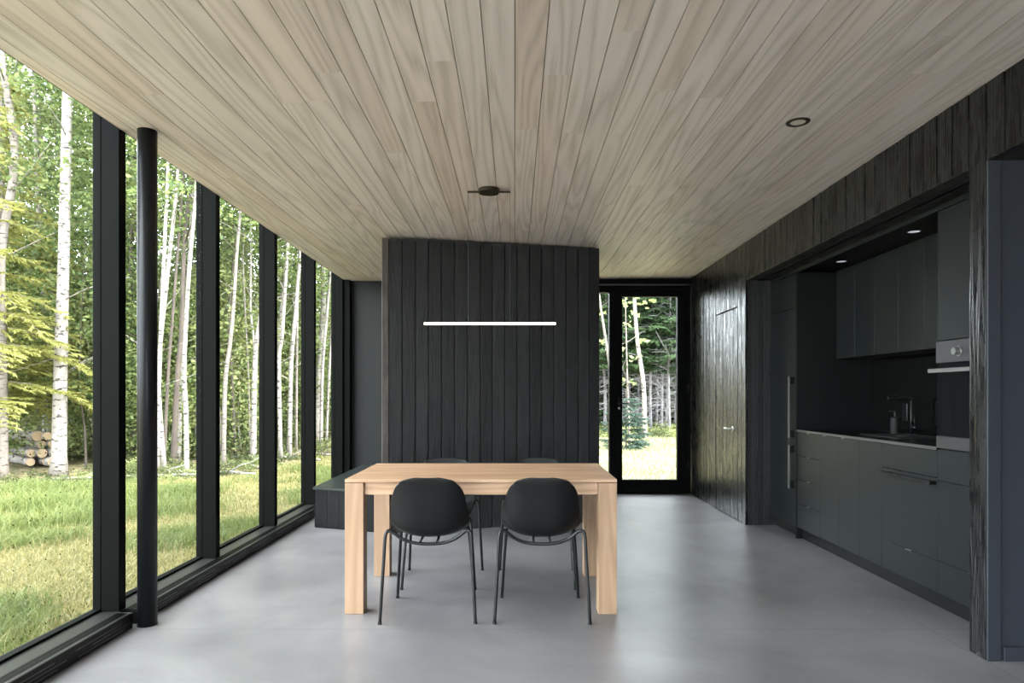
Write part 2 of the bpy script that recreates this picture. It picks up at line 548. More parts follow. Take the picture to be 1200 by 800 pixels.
finish('edge_fascia', bm, M['black'], ce)

# cladding helper: vertical boards on a plane X = const facing -X
def clad_x(name, xf, spans, mat, parent=None, th=0.02, tilt=True):
    """spans: list of (y0, y1, z0, z1 or None=to ceiling)"""
    bm = bmesh.new()
    for (y0, y1, z0, z1) in spans:
        n = max(1, round((y1 - y0) / 0.1165))
        w = (y1 - y0) / n
        for i in range(n):
            top = (ceil_z(xf) - 0.001) if z1 is None else z1
            d = rng.uniform(0, 0.003)
            a, b = y0 + i * w + 0.003, y0 + (i + 1) * w - 0.003
            vs = box(bm, xf + d - 0.002, xf + th, a, b, z0, top)
            k_ = rng.uniform(-0.045, 0.045)
            es = list(set(e for v in vs for e in v.link_edges))
            for v in vs:
                if v.co.x < xf + 0.01: v.co.x += k_ * (v.co.y - (a + b) / 2)
            bmesh.ops.bevel(bm, geom=es, offset=0.0015, segments=1, affect='EDGES')
    return finish(name, bm, mat, parent)

A0, A1, AZ = 3.178, 6.237, 2.297        # kitchen alcove opening
H1 = 3.059                               # hall opening edge
D0, D1, DZ = 6.464, 7.162, 2.07          # flush door in the cladding
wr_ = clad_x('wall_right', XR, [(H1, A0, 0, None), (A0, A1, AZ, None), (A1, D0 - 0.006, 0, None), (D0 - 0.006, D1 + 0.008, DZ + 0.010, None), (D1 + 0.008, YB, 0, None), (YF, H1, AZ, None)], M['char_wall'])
tag(wr_, 'right wall clad in vertical black brushed boards', 'wall', kind='structure')
bm = bmesh.new()
box(bm, XR + 0.021, XR + 0.06, H1 + 0.001, A0 - 0.001, 0, 2.63)
box(bm, XR + 0.021, XR + 0.06, A0 - 0.001, A1, AZ + 0.001, 2.63)
box(bm, XR + 0.021, XR + 0.06, A1 + 0.001, D0 - 0.002, 0, 2.63)
box(bm, XR + 0.021, XR + 0.06, D0 - 0.002, D1 + 0.002, DZ + 0.004, 2.63)
box(bm, XR + 0.021, XR + 0.06, D1 + 0.002, YB, 0, 2.63)
box(bm, XR + 0.021, XR + 0.06, YF, H1, AZ + 0.001, 2.63)
box(bm, XR + 0.07, XR + 0.10, D0 - 0.05, D1 + 0.05, 0, 2.2)
finish('stud_backing', bm, M['gap'], wr_)

dr = empty('door_2', (XR, (D0 + D1) / 2, 0))
tag(dr, 'flush black board door hidden in the right wall', 'door', kind='structure')
bm = bmesh.new()
n = 6; w = (D1 - D0 - 0.008) / n
for i in range(n):
    a = -(D1 - D0) / 2 + 0.004 + i * w
    ex = 0.003 if i in (0, 5) else 0
    box(bm, rng.uniform(-0.002, 0.0015), 0.045, a + 0.003, a + w - 0.003, 0.006, DZ - 0.003, bev=0.0015)
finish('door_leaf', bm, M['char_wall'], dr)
boxobj('leaf_backing', (0.0455, 0.06, -(D1 - D0) / 2 + 0.004, (D1 - D0) / 2 - 0.004, 0.006, DZ - 0.003), M['gap'], dr)
bm = bmesh.new()
yy = D0 + 0.13 - (D0 + D1) / 2
HH = 0.885
cyl(bm, (0.002, yy, HH), (-0.008, yy, HH), 0.024, n=24)
cyl(bm, (0, yy, HH), (-0.052, yy, HH), 0.0085, n=16)
tube(bm, [(-0.05, yy - 0.006, HH), (-0.05, yy + 0.06, HH), (-0.05, yy + 0.125, HH)], 0.009, 12)
finish('lever_handle', bm, M['steel_light'], dr, True)

# alcove shell and far jamb, header soffit, sliding track
al = empty('wall_alcove', (0, 0, 0))
tag(al, 'black lined recess that holds the kitchen', 'wall', kind='structure')
KB, KX = 3.03, 2.40                     # splashback plane, cabinet front plane
boxobj('rear_lining', (KB + 0.012, KB + 0.10, A0 - 0.1, A1 + 0.05, 0, 2.6), M['gap'], al)
bm = bmesh.new()
for (a, b) in ((XR + 0.0605, 2.275), (2.278, 2.335), (2.338, KB)):
    box(bm, a, b, A1, A1 + 0.02, 0, 2.6, bev=0.0015)
finish('far_jamb', bm, M['char'], al)
bm = bmesh.new()
box(bm, XR + 0.0605, KB + 0.1, A0 - 0.022, A0, 0, 2.6)
finish('near_jamb', bm, M['char'], al)
bm = bmesh.new()
box(bm, XR + 0.002, 2.255, A0, A1, AZ - 0.004, AZ, bev=0.001)
box(bm, 2.315, KX + 0.01, A0, A1, AZ - 0.004, AZ + 0.05)
box(bm, 2.25, 2.33, A0, A1, AZ + 0.03, AZ + 0.05)
finish('head_lining', bm, M['char'], al)
bm = bmesh.new()
box(bm, 2.258, 2.266, A0, A1, AZ - 0.012, AZ + 0.03)
box(bm, 2.300, 2.308, A0, A1, AZ - 0.012, AZ + 0.03)
finish('slide_track', bm, M['handle'], al)
boxobj('bulkhead', (KX, KX + 0.02, A0, A1, 2.262, AZ + 0.02), M['front'], al)
boxobj('recess_ceiling', (KX + 0.0205, KB, 3.79, 5.652, 2.275, 2.295), M['frontdark'], al)

# hall beside the pier
hl = boxobj('wall_hall', (XR + 0.061, 3.25, H1, H1 + 0.09, 0, 2.6), M['hall'])
tag(hl, 'slate grey return wall of the side passage', 'wall', kind='structure')
bm = bmesh.new(); box(bm, XR + 0.0, XR + 0.0605, H1 - 0.012, H1 - 0.0005, 0, AZ - 0.002, bev=0.002)
finish('reveal_board', bm, M['hall'], hl)
o = boxobj('baseboard_hall', (XR + 0.075, 3.25, H1 - 0.014, H1 - 0.0005, 0.0, 0.066), M['hall'], None, 0.002)
tag(o, 'low slate baseboard of the passage wall', 'baseboard', kind='structure')
o = boxobj('wall_outer', (3.30, 3.42, YF, YB + 0.12, -0.16, 2.96), M['gap'])
tag(o, 'dark outer wall behind kitchen and passage', 'wall', kind='structure')
bm = bmesh.new(); box(bm, XR + 0.06, 3.3, YF, H1, AZ + 0.001, AZ + 0.05)
o = finish('ceiling_hall', bm, M['panel']); tag(o, 'dark low ceiling of the side passage', 'ceiling', kind='structure')

# back wall: dark panel left, glazed door right
bw = empty('wall_back', (0, YB, 0))
tag(bw, 'dark back wall with charcoal panel and glazed door', 'wall', kind='structure')
boxobj('wall_panel', (XL - 0.09, 1.12, 0.0, 0.12, 0, 2.66), M['panel'], bw)
boxobj('shadow_bead', (XL - 0.0, 1.12, -0.006, -0.0003, ceil_z(-2) - 0.03, ceil_z(-2) - 0.004), M['black'], bw)
boxobj('head_beam', (1.1205, XR + 0.02, 0.0, 0.12, 2.575, 2.68), M['frame'], bw)
boxobj('head_ledge', (1.0, XR, -0.03, -0.0003, 2.565, 2.58), M['steel'], bw, 0.002)
boxobj('door_side_wall', (XR + 0.0205, 3.3, 0.0, 0.12, 0, 2.68), M['gap'], bw)

gd = empty('door_1', (1.655, YB, 0))
tag(gd, 'black framed full-height glass garden door', 'door', kind='structure')
def rectframe(bm, x0, x1, z0, z1, wl, wr, wb_, wt_, y0, y1, bev=0.002):
    box(bm, x0, x0 + wl, y0, y1, z0, z1, bev)
    box(bm, x1 - wr, x1, y0, y1, z0, z1, bev)
    box(bm, x0 + wl, x1 - wr, y0, y1, z0, z0 + wb_, bev)
    box(bm, x0 + wl, x1 - wr, y0, y1, z1 - wt_, z1, bev)
bm = bmesh.new()
rectframe(bm, 1.18 - 1.655, XR - 1.655, 0, 2.572, 0.06, 0.05, 0.03, 0.05, -0.01, 0.09)
finish('door_frame', bm, M['frame'], gd)
bm = bmesh.new()
rectframe(bm, 1.243 - 1.655, 2.114 - 1.655, 0.034, 2.518, 0.085, 0.107, 0.14, 0.088, 0.0, 0.07)
finish('door_leaf', bm, M['frame'], gd)
boxobj('glass_pane', (1.327 - 1.655, 2.008 - 1.655, 0.03, 0.042, 0.173, 2.431), M['glass'], gd)
bm = bmesh.new()
hx = 1.285 - 1.655
box(bm, hx - 0.014, hx + 0.014, -0.008, 0.0, 1.03, 1.20, 0.003)
cyl(bm, (hx, 0, 1.115), (hx, -0.055, 1.115), 0.009, n=14)
tube(bm, [(hx - 0.008, -0.053, 1.115), (hx + 0.06, -0.053, 1.115), (hx + 0.115, -0.053, 1.115)], 0.009, 12)
finish('lever_handle', bm, M['black'], gd, True)
bm = bmesh.new(); cyl(bm, (hx, -0.0085, 1.055), (hx, -0.016, 1.055), 0.014, n=18)
finish('lock_cylinder', bm, M['steel_light'], gd, True)
bm = bmesh.new()
for z in (0.35, 1.3, 2.2): cyl(bm, (0.482, -0.012, z - 0.05), (0.482, -0.012, z + 0.05), 0.009, n=12)
finish('hinges', bm, M['black'], gd, True)

sl = empty('window_8', (0.9, YB, 0))  # unseen stretch behind the block is added to brighten the back ceiling
tag(sl, 'black framed sidelight beside the garden door, with added hidden glass', 'window', kind='structure')
bm = bmesh.new()
rectframe(bm, -0.5 - 0.9, 1.178 - 0.9, 0.0, 2.572, 0.06, 0.012, 0.17, 0.09, -0.01, 0.09)
finish('window_frame', bm, M['frame'], sl)
boxobj('glass_pane', (-0.445 - 0.9, 1.17 - 0.9, 0.03, 0.042, 0.168, 2.485), M['glass'], sl)
# the panel ends where the sidelight begins
bpy.data.objects['wall_panel'].data.transform(Matrix.Identity(4))
for v in bpy.data.objects['wall_panel'].data.vertices:
    if v.co.x > 0.5: v.co.x = -0.502
for v in bpy.data.objects['shadow_bead'].data.vertices:
    if v.co.x > 0.5: v.co.x = -0.51
for v in bpy.data.objects['head_beam'].data.vertices:
    if v.co.x < 1.2: v.co.x = -0.5015

# window wall on the left: bays with mullion, pane, sill, head
step = 1.138
mull = [3.504 + step * k for k in range(-5, 5)]       # near face of every mullion
HZ = 2.955
for k, y in enumerate(mull):
    y1 = y + step if k < len(mull) - 1 else YB
    wn = empty('window_%d' % (k + 10 if k < 1 else k), (GX, y, 0))
    tag(wn, 'tall black framed window bay facing the forest, bay %s' % ['behind the viewer', 'behind the viewer, second', 'behind the viewer, third', 'beside the viewer', 'nearest the lens', 'right of the first wide post', 'third in view', 'fourth in view', 'fifth in view', 'at the back corner'][k], 'window', kind='structure')
    boxobj('mullion', (0.012, 0.108, 0.0, 0.062, SILL, HZ), M['frame'], wn, 0.002)
    bm = bmesh.new()
    box(bm, -0.03, 0.0115, -0.002, 0.064, SILL, HZ, 0.001)
    box(bm, -0.03, 0.0115, 0.064, y1 - y - 0.002, SILL, SILL + 0.012, 0.001)
    box(bm, -0.03, 0.1, 0.064, y1 - y - 0.002, HZ - 0.05, HZ, 0.001)
    finish('window_frame', bm, M['frame'], wn)
    if y1 - y > 0.3:
        boxobj('glass_pane', (-0.006, -0.0045, 0.064, y1 - y - 0.002, SILL + 0.012, HZ - 0.05), M['glass_dots'] if k <= 4 else M['glass'], wn)
sl_ = boxobj('trim_1', (GX - 0.06, -2.078, YF, YB, -0.15, SILL - 0.0005), M['sill'], None, 0.002)
tag(sl_, 'satin black sill running under the window wall', 'window sill', kind='structure')

# back corner post of the window wall, and wall behind the viewer (glazed as well)
o = boxobj('trim_2', (GX + 0.11, XL + 0.075, YB - 0.11, YB - 0.0005, 0.0, 2.618), M['frame'])
tag(o, 'black corner post where window wall meets back wall', 'post', kind='structure')
rw = empty('window_9', (0, YF, 0))
tag(rw, 'glazed gable wall behind the viewer', 'window', kind='structure')
bm = bmesh.new()
for x in (-0.6, 0.55, 1.7):
    box(bm, x, x + 0.07, -0.1, 0.0, 0, 2.6)
box(bm, -2.28, -0.6, -0.1, 0, 0, 2.6); box(bm, 1.77, 3.3, -0.1, 0, 0, 2.6)
box(bm, -2.28, 3.3, -0.1, 0, -0.16, 0.06); box(bm, -2.28, 3.3, -0.1, 0, 2.56, 2.96)
finish('window_frame', bm, M['frame'], rw)
boxobj('glass_pane', (-0.55, 1.72, -0.06, -0.052, 0.06, 2.56), M['glass'], rw)

# baseboard heaters along the glass
def heater(y0, y1, label):
    h = empty('baseboard_heater', (-2.04, (y0 + y1) / 2, 0))
    tag(h, label, 'heater', 'black baseboard heaters under the window wall')
    L = (y1 - y0) / 2
    bm = bmesh.new()
    box(bm, -0.036, 0.034, -L, L, 0.004, 0.062, 0.001)
    box(bm, -0.036, -0.030, -L, L, 0.062, 0.0795)
    box(bm, 0.028, 0.040, -L, L, 0.002, 0.0795, 0.001)
    finish('casing', bm, M['heater'], h)
    boxobj('end_cap', (-0.036, 0.040, -L - 0.004, -L - 0.0003, 0.0, 0.081), M['heater'], h, 0.001)
    boxobj('end_cap', (-0.036, 0.040, L + 0.0003, L + 0.004, 0.0, 0.081), M['heater'], h, 0.001)
    for sx_ in (-0.021, -0.007, 0.008):
        boxobj('grille_slat', (sx_, sx_ + 0.006, -L, L, 0.066, 0.0795), M['heater'], h)
    boxobj('front_rim', (0.022, 0.0275, -L, L, 0.077, 0.0808), M['rim'], h)
    bm = bmesh.new()
    y = -L + 0.03
    while y < L - 0.3:
        box(bm, 0.0403, 0.0425, y, y + 0.36, 0.052, 0.057)
        box(bm, 0.0403, 0.0425, y + 0.12, y + 0.44, 0.034, 0.039)
        box(bm, 0.0403, 0.0425, y + 0.02, y + 0.38, 0.017, 0.022)
        y += 0.5
    finish('louvre', bm, M['steel'], h)
heater(-1.5, 3.482, 'black slotted baseboard heater nearest the lens, left of the round column')
heater(3.551, 8.03, 'long black slotted baseboard heater running from behind the round column to the back')

cm = bmesh.new()
cyl(cm, (0, 0, 0), (0, 0, ceil_z(-1.945) + 0.0), 0.048, n=48)
co = finish('steel_column', cm, M['column'])
for p in co.data.polygons: p.use_smooth = len(p.vertices) == 4
co.location = (-1.950, 3.534, 0)
tag(co, 'round black steel column standing on the floor beside the first wide window post', 'column')
bm = bmesh.new(); cyl(bm, (0, 0, 0.0), (0, 0, 0.004), 0.0495, n=48)
finish('base_ring', bm, M['black'], co)

# rotated timber-clad core with pale corner edge
P0, P1 = Vector((-1.11, 5.87)), Vector((0.82, 6.40))
ud = (P1 - P0).normalized(); nd = Vector((-ud.y, ud.x))       # nd points away from viewer
core = empty('wall_center', (P0.x, P0.y, 0), math.atan2(ud.y, ud.x))
tag(core, 'free-standing block wall clad in vertical black boards behind the table', 'wall', kind='structure')
Wc = (P1 - P0).length
bm = bmesh.new()
xs = [0.0]
lines_px = [455.5, 471.3, 487, 502, 517.4, 532.8, 547.8, 562.8, 577, 591.4, 606, 620.6, 634.8, 649, 663.5, 677.5, 690.5, 702]
for px in lines_px[1:]:
    k = (px - CX) / F
    # intersect the ray X = k*Y with the face line
    s = (k * P0.y - P0.x) / (ud.x - k * ud.y)
    xs.append(s)
xs[-1] = Wc
bx0 = lambda s: 2.604 + 0.008 * (P0.x + ud.x * s) - 0.0 
for a, b in zip(xs, xs[1:]):
    d = rng.uniform(0, 0.002)
    vs = box(bm, a + 0.0052, b - 0.0052, d, 0.022, 0, 1.0, bev=0.001)
for v in bm.verts:
    if v.co.z > 0.5: v.co.z = v.co.z - 1.0 + 2.604 + 0.0117 * v.co.x
finish('face_board', bm, M['char'], core)
M['edge_board'] = charred('brown_black_edge_board', (0.045, 0.038, 0.035), (0.09, 0.078, 0.07))
bm = bmesh.new(); vs = box(bm, -0.058, -0.0012, 0.001, 0.03, 0.374, 2.603, bev=0.002)
finish('corner_board', bm, M['edge_board'], core)
o = bpy.data.objects['corner_board']; o['label'] = 'browner narrow corner board'
# solid core behind the boards (side faces run straight back)
bm = bmesh.new()
Rm = Matrix.Rotation(-math.atan2(ud.y, ud.x), 2)
poly = []
for wx_, wy in ((-1.155, 5.905), (0.812, 6.425), (0.812, 7.9), (-1.10, 7.9)):
    q = Rm @ Vector((wx_ - P0.x, wy - P0.y)); poly.append((q.x, q.y))
prism(bm, poly, 0, 2.60)
finish('core_body', bm, M['gap'], core)

# low bench wrapping the core's left side
bn = empty('bench', (-1.47, 6.0, 0))
tag(bn, 'low black board-clad bench with dark slab top left of the table, by the windows', 'bench')
foot = [(-1.83, 6.12), (-1.112, 5.862), (-1.17, 5.90), (-1.17, 8.05), (-1.83, 8.05)]
loc = lambda p: (p[0] + 1.47, p[1] - 6.0)
bm = bmesh.new(); prism(bm, [loc(p) for p in ((-1.825, 6.155), (-1.172, 5.93), (-1.172, 8.05), (-1.825, 8.05))], 0.0, 0.345)
finish('bench_body', bm, M['gap'], bn)
bm = bmesh.new()
q0, q1 = Vector((-1.83, 6.12)), Vector((-1.115, 5.864))
dd = (q1 - q0); L = dd.length; dd.normalize(); nn_ = Vector((-dd.y, dd.x))
nb = 6
for i in range(nb):
    a, b = L * i / nb + 0.0015, L * (i + 1) / nb - 0.0015
    pl = [q0 + dd * a, q0 + dd * b, q0 + dd * b + nn_ * 0.02, q0 + dd * a + nn_ * 0.02]
    prism(bm, [loc(p) for p in pl], 0.0, 0.352)
i = 0
y = 6.14
while y < 8.0:
    box(bm, -1.845 + 1.47, -1.826 + 1.47, y - 6.0, y + 0.116 - 6.0, 0.0, 0.352)
    y += 0.119
M['char_bench'] = charred('black_bench_boards', (0.007, 0.007, 0.0075), (0.014, 0.014, 0.0145), 0.4, 0.65, 0.5, 0.1)
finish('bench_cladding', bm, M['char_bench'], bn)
M['benchtop'] = plain('dark_slab_top', (0.022, 0.027, 0.026), 0.35, spec=0.35)
bm = bmesh.new()
prism(bm, [loc(p) for p in ((-1.85, 6.105), (-1.118, 5.850), (-1.1705, 5.905), (-1.1705, 8.06), (-1.85, 8.06))], 0.3525, 0.373)
finish('bench_top', bm, M['benchtop'], bn)

# ------------------------------------------------------------------ ceiling fittings
def downlight(px, py, R, r, ringm, lensm, label, grp=None, z=None, name='recessed_downlight'):
    # solve depth for the sloping ceiling
    Z = 1.43
    for _ in range(5):
        Y = Z * F / (CY - py); X = (px - CX) * Y / F
        Z = (ceil_z(X) if z is None else z) - EYE
    t = empty(name, (X, Y, Z + EYE))
    tag(t, label, 'downlight', grp)
    bm = bmesh.new()
    n = 40
    prof = [(r, 0.0005), (r + 0.001, -0.004), (R - 0.003, -0.004), (R, 0.0)]
    rings = [[bm.verts.new((math.cos(2 * math.pi * k / n) * a, math.sin(2 * math.pi * k / n) * a, h)) for k in range(n)] for a, h in prof]
    for A, B in zip(rings, rings[1:]):
        for k in range(n): bm.faces.new((A[k], A[(k + 1) % n], B[(k + 1) % n], B[k]))
    finish('trim_ring', bm, ringm, t)
    bm = bmesh.new(); cyl(bm, (0, 0, -0.0015), (0, 0, 0.0), r, n=40)
    finish('lens', bm, lensm, t)
    return t
downlight(935, 143, 0.061, 0.038, M['bronze'], M['lamp_disc'], 'round bronze-rimmed downlight in the ceiling, the nearest and largest')
downlight(797.5, 275.5, 0.056, 0.046, M['white'], M['lamp_disc'], 'pale round downlight in the ceiling midway to the garden door')
downlight(753, 319, 0.056, 0.046, M['white'], M['lamp_disc'], 'pale round downlight in the ceiling just before the garden door')
downlight(1071, 271, 0.045, 0.036, M['black'], M['lamp_on'], 'small lit downlight above the oven side of the kitchen counter', z=2.275)
downlight(986, 306, 0.045, 0.036, M['black'], M['lamp_on'], 'small lit downlight above the fridge side of the kitchen counter', z=2.275)

pd = empty('pendant_lamp', (-0.176, 4.58, ceil_z(-0.176)))
tag(pd, 'linear pendant lamp, glowing horizontal tube hung on thin wires over the table', 'pendant lamp')
bm = bmesh.new(); cyl(bm, (0, 0, 0.0), (0, 0, -0.028), 0.071, n=48)
finish('canopy', bm, M['bronze'], pd)
bm = bmesh.new(); cyl(bm, (-0.147, 0, -0.020), (0.147, 0, -0.020), 0.007, n=14)
finish('spreader_bar', bm, M['bronze'], pd)
zt = 1.71 - ceil_z(-0.176)
for s in (-0.144, 0.144):
    bm = bmesh.new(); tube(bm, [(s, 0, -0.024), (s, 0, zt / 2), (s, 0, zt + 0.009)], 0.0007, 6)
    finish('suspension_wire', bm, M['steel'], pd)
bm = bmesh.new(); cyl(bm, (-0.446, 0, zt), (0.458, 0, zt), 0.009, n=20)
finish('light_tube', bm, M['led'], pd, True)
for s in (-0.453, 0.459):
    bm = bmesh.new(); cyl(bm, (s, 0, zt), (s + 0.006, 0, zt), 0.012, n=20)
    finish('end_cap', bm, M['black'], pd)

# ------------------------------------------------------------------ dining table
TX0, TX1, TY0, TY1 = -0.945, 0.570, 3.703, 4.57
tb = empty('dining_table', ((TX0 + TX1) / 2, (TY0 + TY1) / 2, 0))
tag(tb, 'pale oak dining table with thick square legs in the middle of the room', 'table')
hx, hy = (TX1 - TX0) / 2, (TY1 - TY0) / 2
bm = bmesh.new()
npl = 7
for i in range(npl):
    a = -hy + i * 2 * hy / npl; b = -hy + (i + 1) * 2 * hy / npl
    box(bm, -hx, hx, a + 0.0002, b - 0.0002, 0.733, 0.75, 0.0006)
finish('tabletop', bm, M['oak'], tb)
LW, LD = 0.104, 0.094
for sx_ in (-1, 1):
    for sy_ in (-1, 1):
        xa = sx_ * hx; xb = sx_ * (hx - LW)
        ya = sy_ * (hy - 0.001); yb = sy_ * (hy - LD)
        boxobj('leg', (xa, xb, ya, yb, 0.0, 0.7295), M['oak_leg'], tb, 0.0015)
for sy_ in (-1, 1):
    boxobj('apron', (-hx + LW + 0.002, hx - LW - 0.002, sy_ * (hy - 0.020), sy_ * (hy - 0.045), 0.662, 0.7325), M['oak'], tb, 0.001)
for sx_ in (-1, 1):
    boxobj('apron', (sx_ * (hx - 0.02), sx_ * (hx - 0.045), -hy + LD + 0.002, hy - LD - 0.002, 0.662, 0.7325), M['oak_leg'], tb, 0.001)
boxobj('underframe', (-hx + 0.02, hx - 0.02, -hy + 0.02, hy - 0.02, 0.7296, 0.7328), M['gap'], tb)

# ------------------------------------------------------------------ chairs (prototype, then copies)
def chair(label):
    t = empty('dining_chair', (0, 0, 0))
    # centreline of the shell, from the seat's front lip to the top of the back
    prof = [(0.245, 0.430), (0.232, 0.447), (0.19, 0.458), (0.10, 0.452), (0.0, 0.443), (-0.09, 0.442), (-0.150, 0.455), (-0.190, 0.490), (-0.210, 0.540), (-0.225, 0.610), (-0.240, 0.690), (-0.252, 0.745), (-0.258, 0.782)]
    wid = [0.150, 0.182, 0.200, 0.210, 0.214, 0.215, 0.216, 0.216, 0.213, 0.206, 0.188, 0.152, 0.066]
    cur = [0.004, 0.006, 0.012, 0.028, 0.048, 0.072, 0.098, 0.105, 0.088, 0.066, 0.042, 0.020, 0.004]
    pts = spline([(0, y, z) for y, z in prof], 6)
    ws = spline([(w, c, 0) for w, c in zip(wid, cur)], 6)
    for i_ in range(1, 7):      # round off the top corners
        q_ = (i_ / 6.0); ws[-7 + i_].x = 0.152 * math.sqrt(max(0.0, 1 - q_ ** 2 * 0.90)) + 0.0
    nv, nu = len(pts), 25
    grid = []
    bm = bmesh.new()
    for i, p in enumerate(pts):
        T = (pts[min(i + 1, nv - 1)] - pts[max(i - 1, 0)]).normalized()
        Nn = Vector((0, -T.z, T.y)) * -1.0        # towards the sitter
        if Nn.z < 0 and abs(T.z) < 0.5: Nn = -Nn
        if abs(T.z) >= 0.5 and Nn.y < 0: Nn = -Nn
        w, c = ws[i].x, ws[i].y
        row = []
        for j in range(nu):
            u = -1 + 2 * j / (nu - 1)
            h = c * abs(u) ** 2.3
            row.append(bm.verts.new(Vector((w * math.sin(u * math.pi / 2) * 0.35 + w * u * 0.65, p.y, p.z)) + Nn * h))
        grid.append(row)
    for a, b in zip(grid, grid[1:]):
        for j in range(nu - 1):
            bm.faces.new((a[j], a[j + 1], b[j + 1], b[j]))
    s = finish('seat_shell', bm, M['shell'], t, True)
    sd = s.modifiers.new('thickness', 'SOLIDIFY'); sd.thickness = 0.009; sd.offset = 0
    ss = s.modifiers.new('smooth', 'SUBSURF'); ss.levels = 1; ss.render_levels = 1
    R = 0.0092
    for sx_ in (-1, 1):
        bm = bmesh.new()
        tube(bm, spline([(sx_ * 0.254, -0.230, 0.004), (sx_ * 0.246, -0.222, 0.16), (sx_ * 0.237, -0.208, 0.33), (sx_ * 0.231, -0.198, 0.455), (sx_ * 0.222, -0.193, 0.485), (sx_ * 0.206, -0.188, 0.490)], 5), R)
        lg = finish('leg', bm, M['chairleg'], t, True); lg['label'] = 'rear leg tube'
        bm = bmesh.new(); cyl(bm, (sx_ * 0.2541, -0.2301, 0.0), (sx_ * 0.2539, -0.2299, 0.014), 0.0105, n=14)
        finish('foot_glide', bm, M['cap'], lg)
        bm = bmesh.new()
        tube(bm, spline([(sx_ * 0.230, 0.230, 0.004), (sx_ * 0.217, 0.210, 0.20), (sx_ * 0.203, 0.186, 0.385), (sx_ * 0.196, 0.172, 0.428), (sx_ * 0.178, 0.160, 0.440)], 5), R)
        lg = finish('leg', bm, M['chairleg'], t, True); lg['label'] = 'front leg tube'
        bm = bmesh.new(); cyl(bm, (sx_ * 0.2301, 0.2301, 0.0), (sx_ * 0.2299, 0.2299, 0.014), 0.0105, n=14)
        finish('foot_glide', bm, M['cap'], lg)
    bm = bmesh.new()
    tube(bm, spline([(-0.206, -0.188, 0.490), (-0.188, -0.184, 0.478), (-0.145, -0.176, 0.444), (-0.085, -0.168, 0.420), (0, -0.165, 0.412), (0.085, -0.168, 0.420), (0.145, -0.176, 0.444), (0.188, -0.184, 0.478), (0.206, -0.188, 0.490)], 5), R)
    finish('rear_crossbar', bm, M['chairleg'], t, True)
    bm = bmesh.new()
    tube(bm, spline([(-0.178, 0.160, 0.440), (-0.12, 0.150, 0.434), (0, 0.148, 0.430), (0.12, 0.150, 0.434), (0.178, 0.160, 0.440)], 5), R)
    finish('front_crossbar', bm, M['chairleg'], t, True)
    for sx_ in (-0.045, 0.045):
        bm = bmesh.new(); box(bm, sx_ - 0.006, sx_ + 0.006, -0.170, 0.160, 0.422, 0.431, 0.001)
        finish('seat_bracket', bm, M['chairleg'], t)
    return t
ch0 = chair('')
note(ch0)
spots = [(-0.468, 3.774, 0.022, 'black moulded shell chair with tube legs at the table, near side, left'),
         (0.150, 3.774, -0.012, 'black moulded shell chair with tube legs at the table, near side, right'),
         (-0.478, 4.400, math.pi, 'black shell chair on the far side of the table, behind the left near chair'),
         (0.152, 4.400, math.pi, 'black shell chair on the far side of the table, behind the right near chair')]
for i, (x, y, rz, lab) in enumerate(spots):
    c = ch0 if i == 0 else copy_tree(ch0)
    c.location = (x, y, 0); c.rotation_euler = (0, 0, rz)
    tag(c, lab, 'chair', 'dining chairs around the oak table')

# ------------------------------------------------------------------ kitchen
G = 0.0015      # half gap between fronts
FT = 0.019
def front(name, parent, y0, y1, z0, z1, ox, oy, mat=None, x=KX):
    return boxobj(name, (x - ox, x + FT - ox, y0 + G - oy, y1 - G - oy, z0 + G, z1 - G), mat or M['front'], parent, 0.0012)
def unit(name, label, cat, y0, y1, z0, z1, grp=None, depth=None, x=KX, back=KB):
    t = empty(name, (x + 0.3 if depth is None else x + depth / 2, (y0 + y1) / 2, z0))
    tag(t, label, cat, grp)
    return t
def carcass(t, y0, y1, z0, z1, x0, x1):
    return boxobj('carcass', (x0 - t.location.x, x1 - t.location.x, y0 + 0.0008 - t.location.y, y1 - 0.0008 - t.location.y, z0 - t.location.z, z1 - t.location.z), M['carcass'], t)
def lfront(t, name, y0, y1, z0, z1, x=KX, mat=None):
    f = boxobj(name, (x - t.location.x, x + FT - t.location.x, y0 + G - t.location.y, y1 - G - t.location.y, z0 + G - t.location.z, z1 - G - t.location.z), mat or M['front'], t, 0.0012)
    return f
def pull(t, f, y, z, x=KX, w=0.022):
    boxobj('edge_pull', (x - 0.004 - t.location.x, x + 0.006 - t.location.x, y - w - t.location.y, y + w - t.location.y, z - 0.0035 - t.location.z, z - 0.0005 - t.location.z), M['steel_light'], f)

KZ = 0.097
# fridge column
t = unit('refrigerator', 'tall built-in refrigerator with two long bar handles at the far kitchen end', 'refrigerator', 5.675, A1 - 0.003, 0, 2.26)
carcass(t, 5.675, A1 - 0.003, KZ, 2.255, KX + 0.021, KB)
up = lfront(t, 'upper_door', 5.675, A1 - 0.003, 0.847, 1.963)
lo = lfront(t, 'lower_door', 5.675, A1 - 0.003, KZ, 0.847)
lfront(t, 'top_door', 5.675, A1 - 0.003, 1.963, 2.257)
def bar_handle(t, f, y, z0, z1, x=KX):
    X, Yy, Z = t.location
    bm = bmesh.new()
    box(bm, x - 0.048 - X, x - 0.036 - X, y - 0.012 - Yy, y + 0.012 - Yy, z0 - Z, z1 - Z, 0.001)
    h = finish('handle', bm, M['handle_edge'], f)
    for z in (z0 + 0.035, z1 - 0.035):
        boxobj('handle_bracket', (x - 0.036 - X, x - 0.0005 - X, y - 0.010 - Yy, y + 0.010 - Yy, z - 0.03 - Z, z + 0.03 - Z), M['black'], f, 0.001)
bar_handle(t, up, 5.72, 0.852, 1.378)
bar_handle(t, lo, 5.72, 0.416, 0.79)
bm = bmesh.new()
X, Yy, Z = t.location
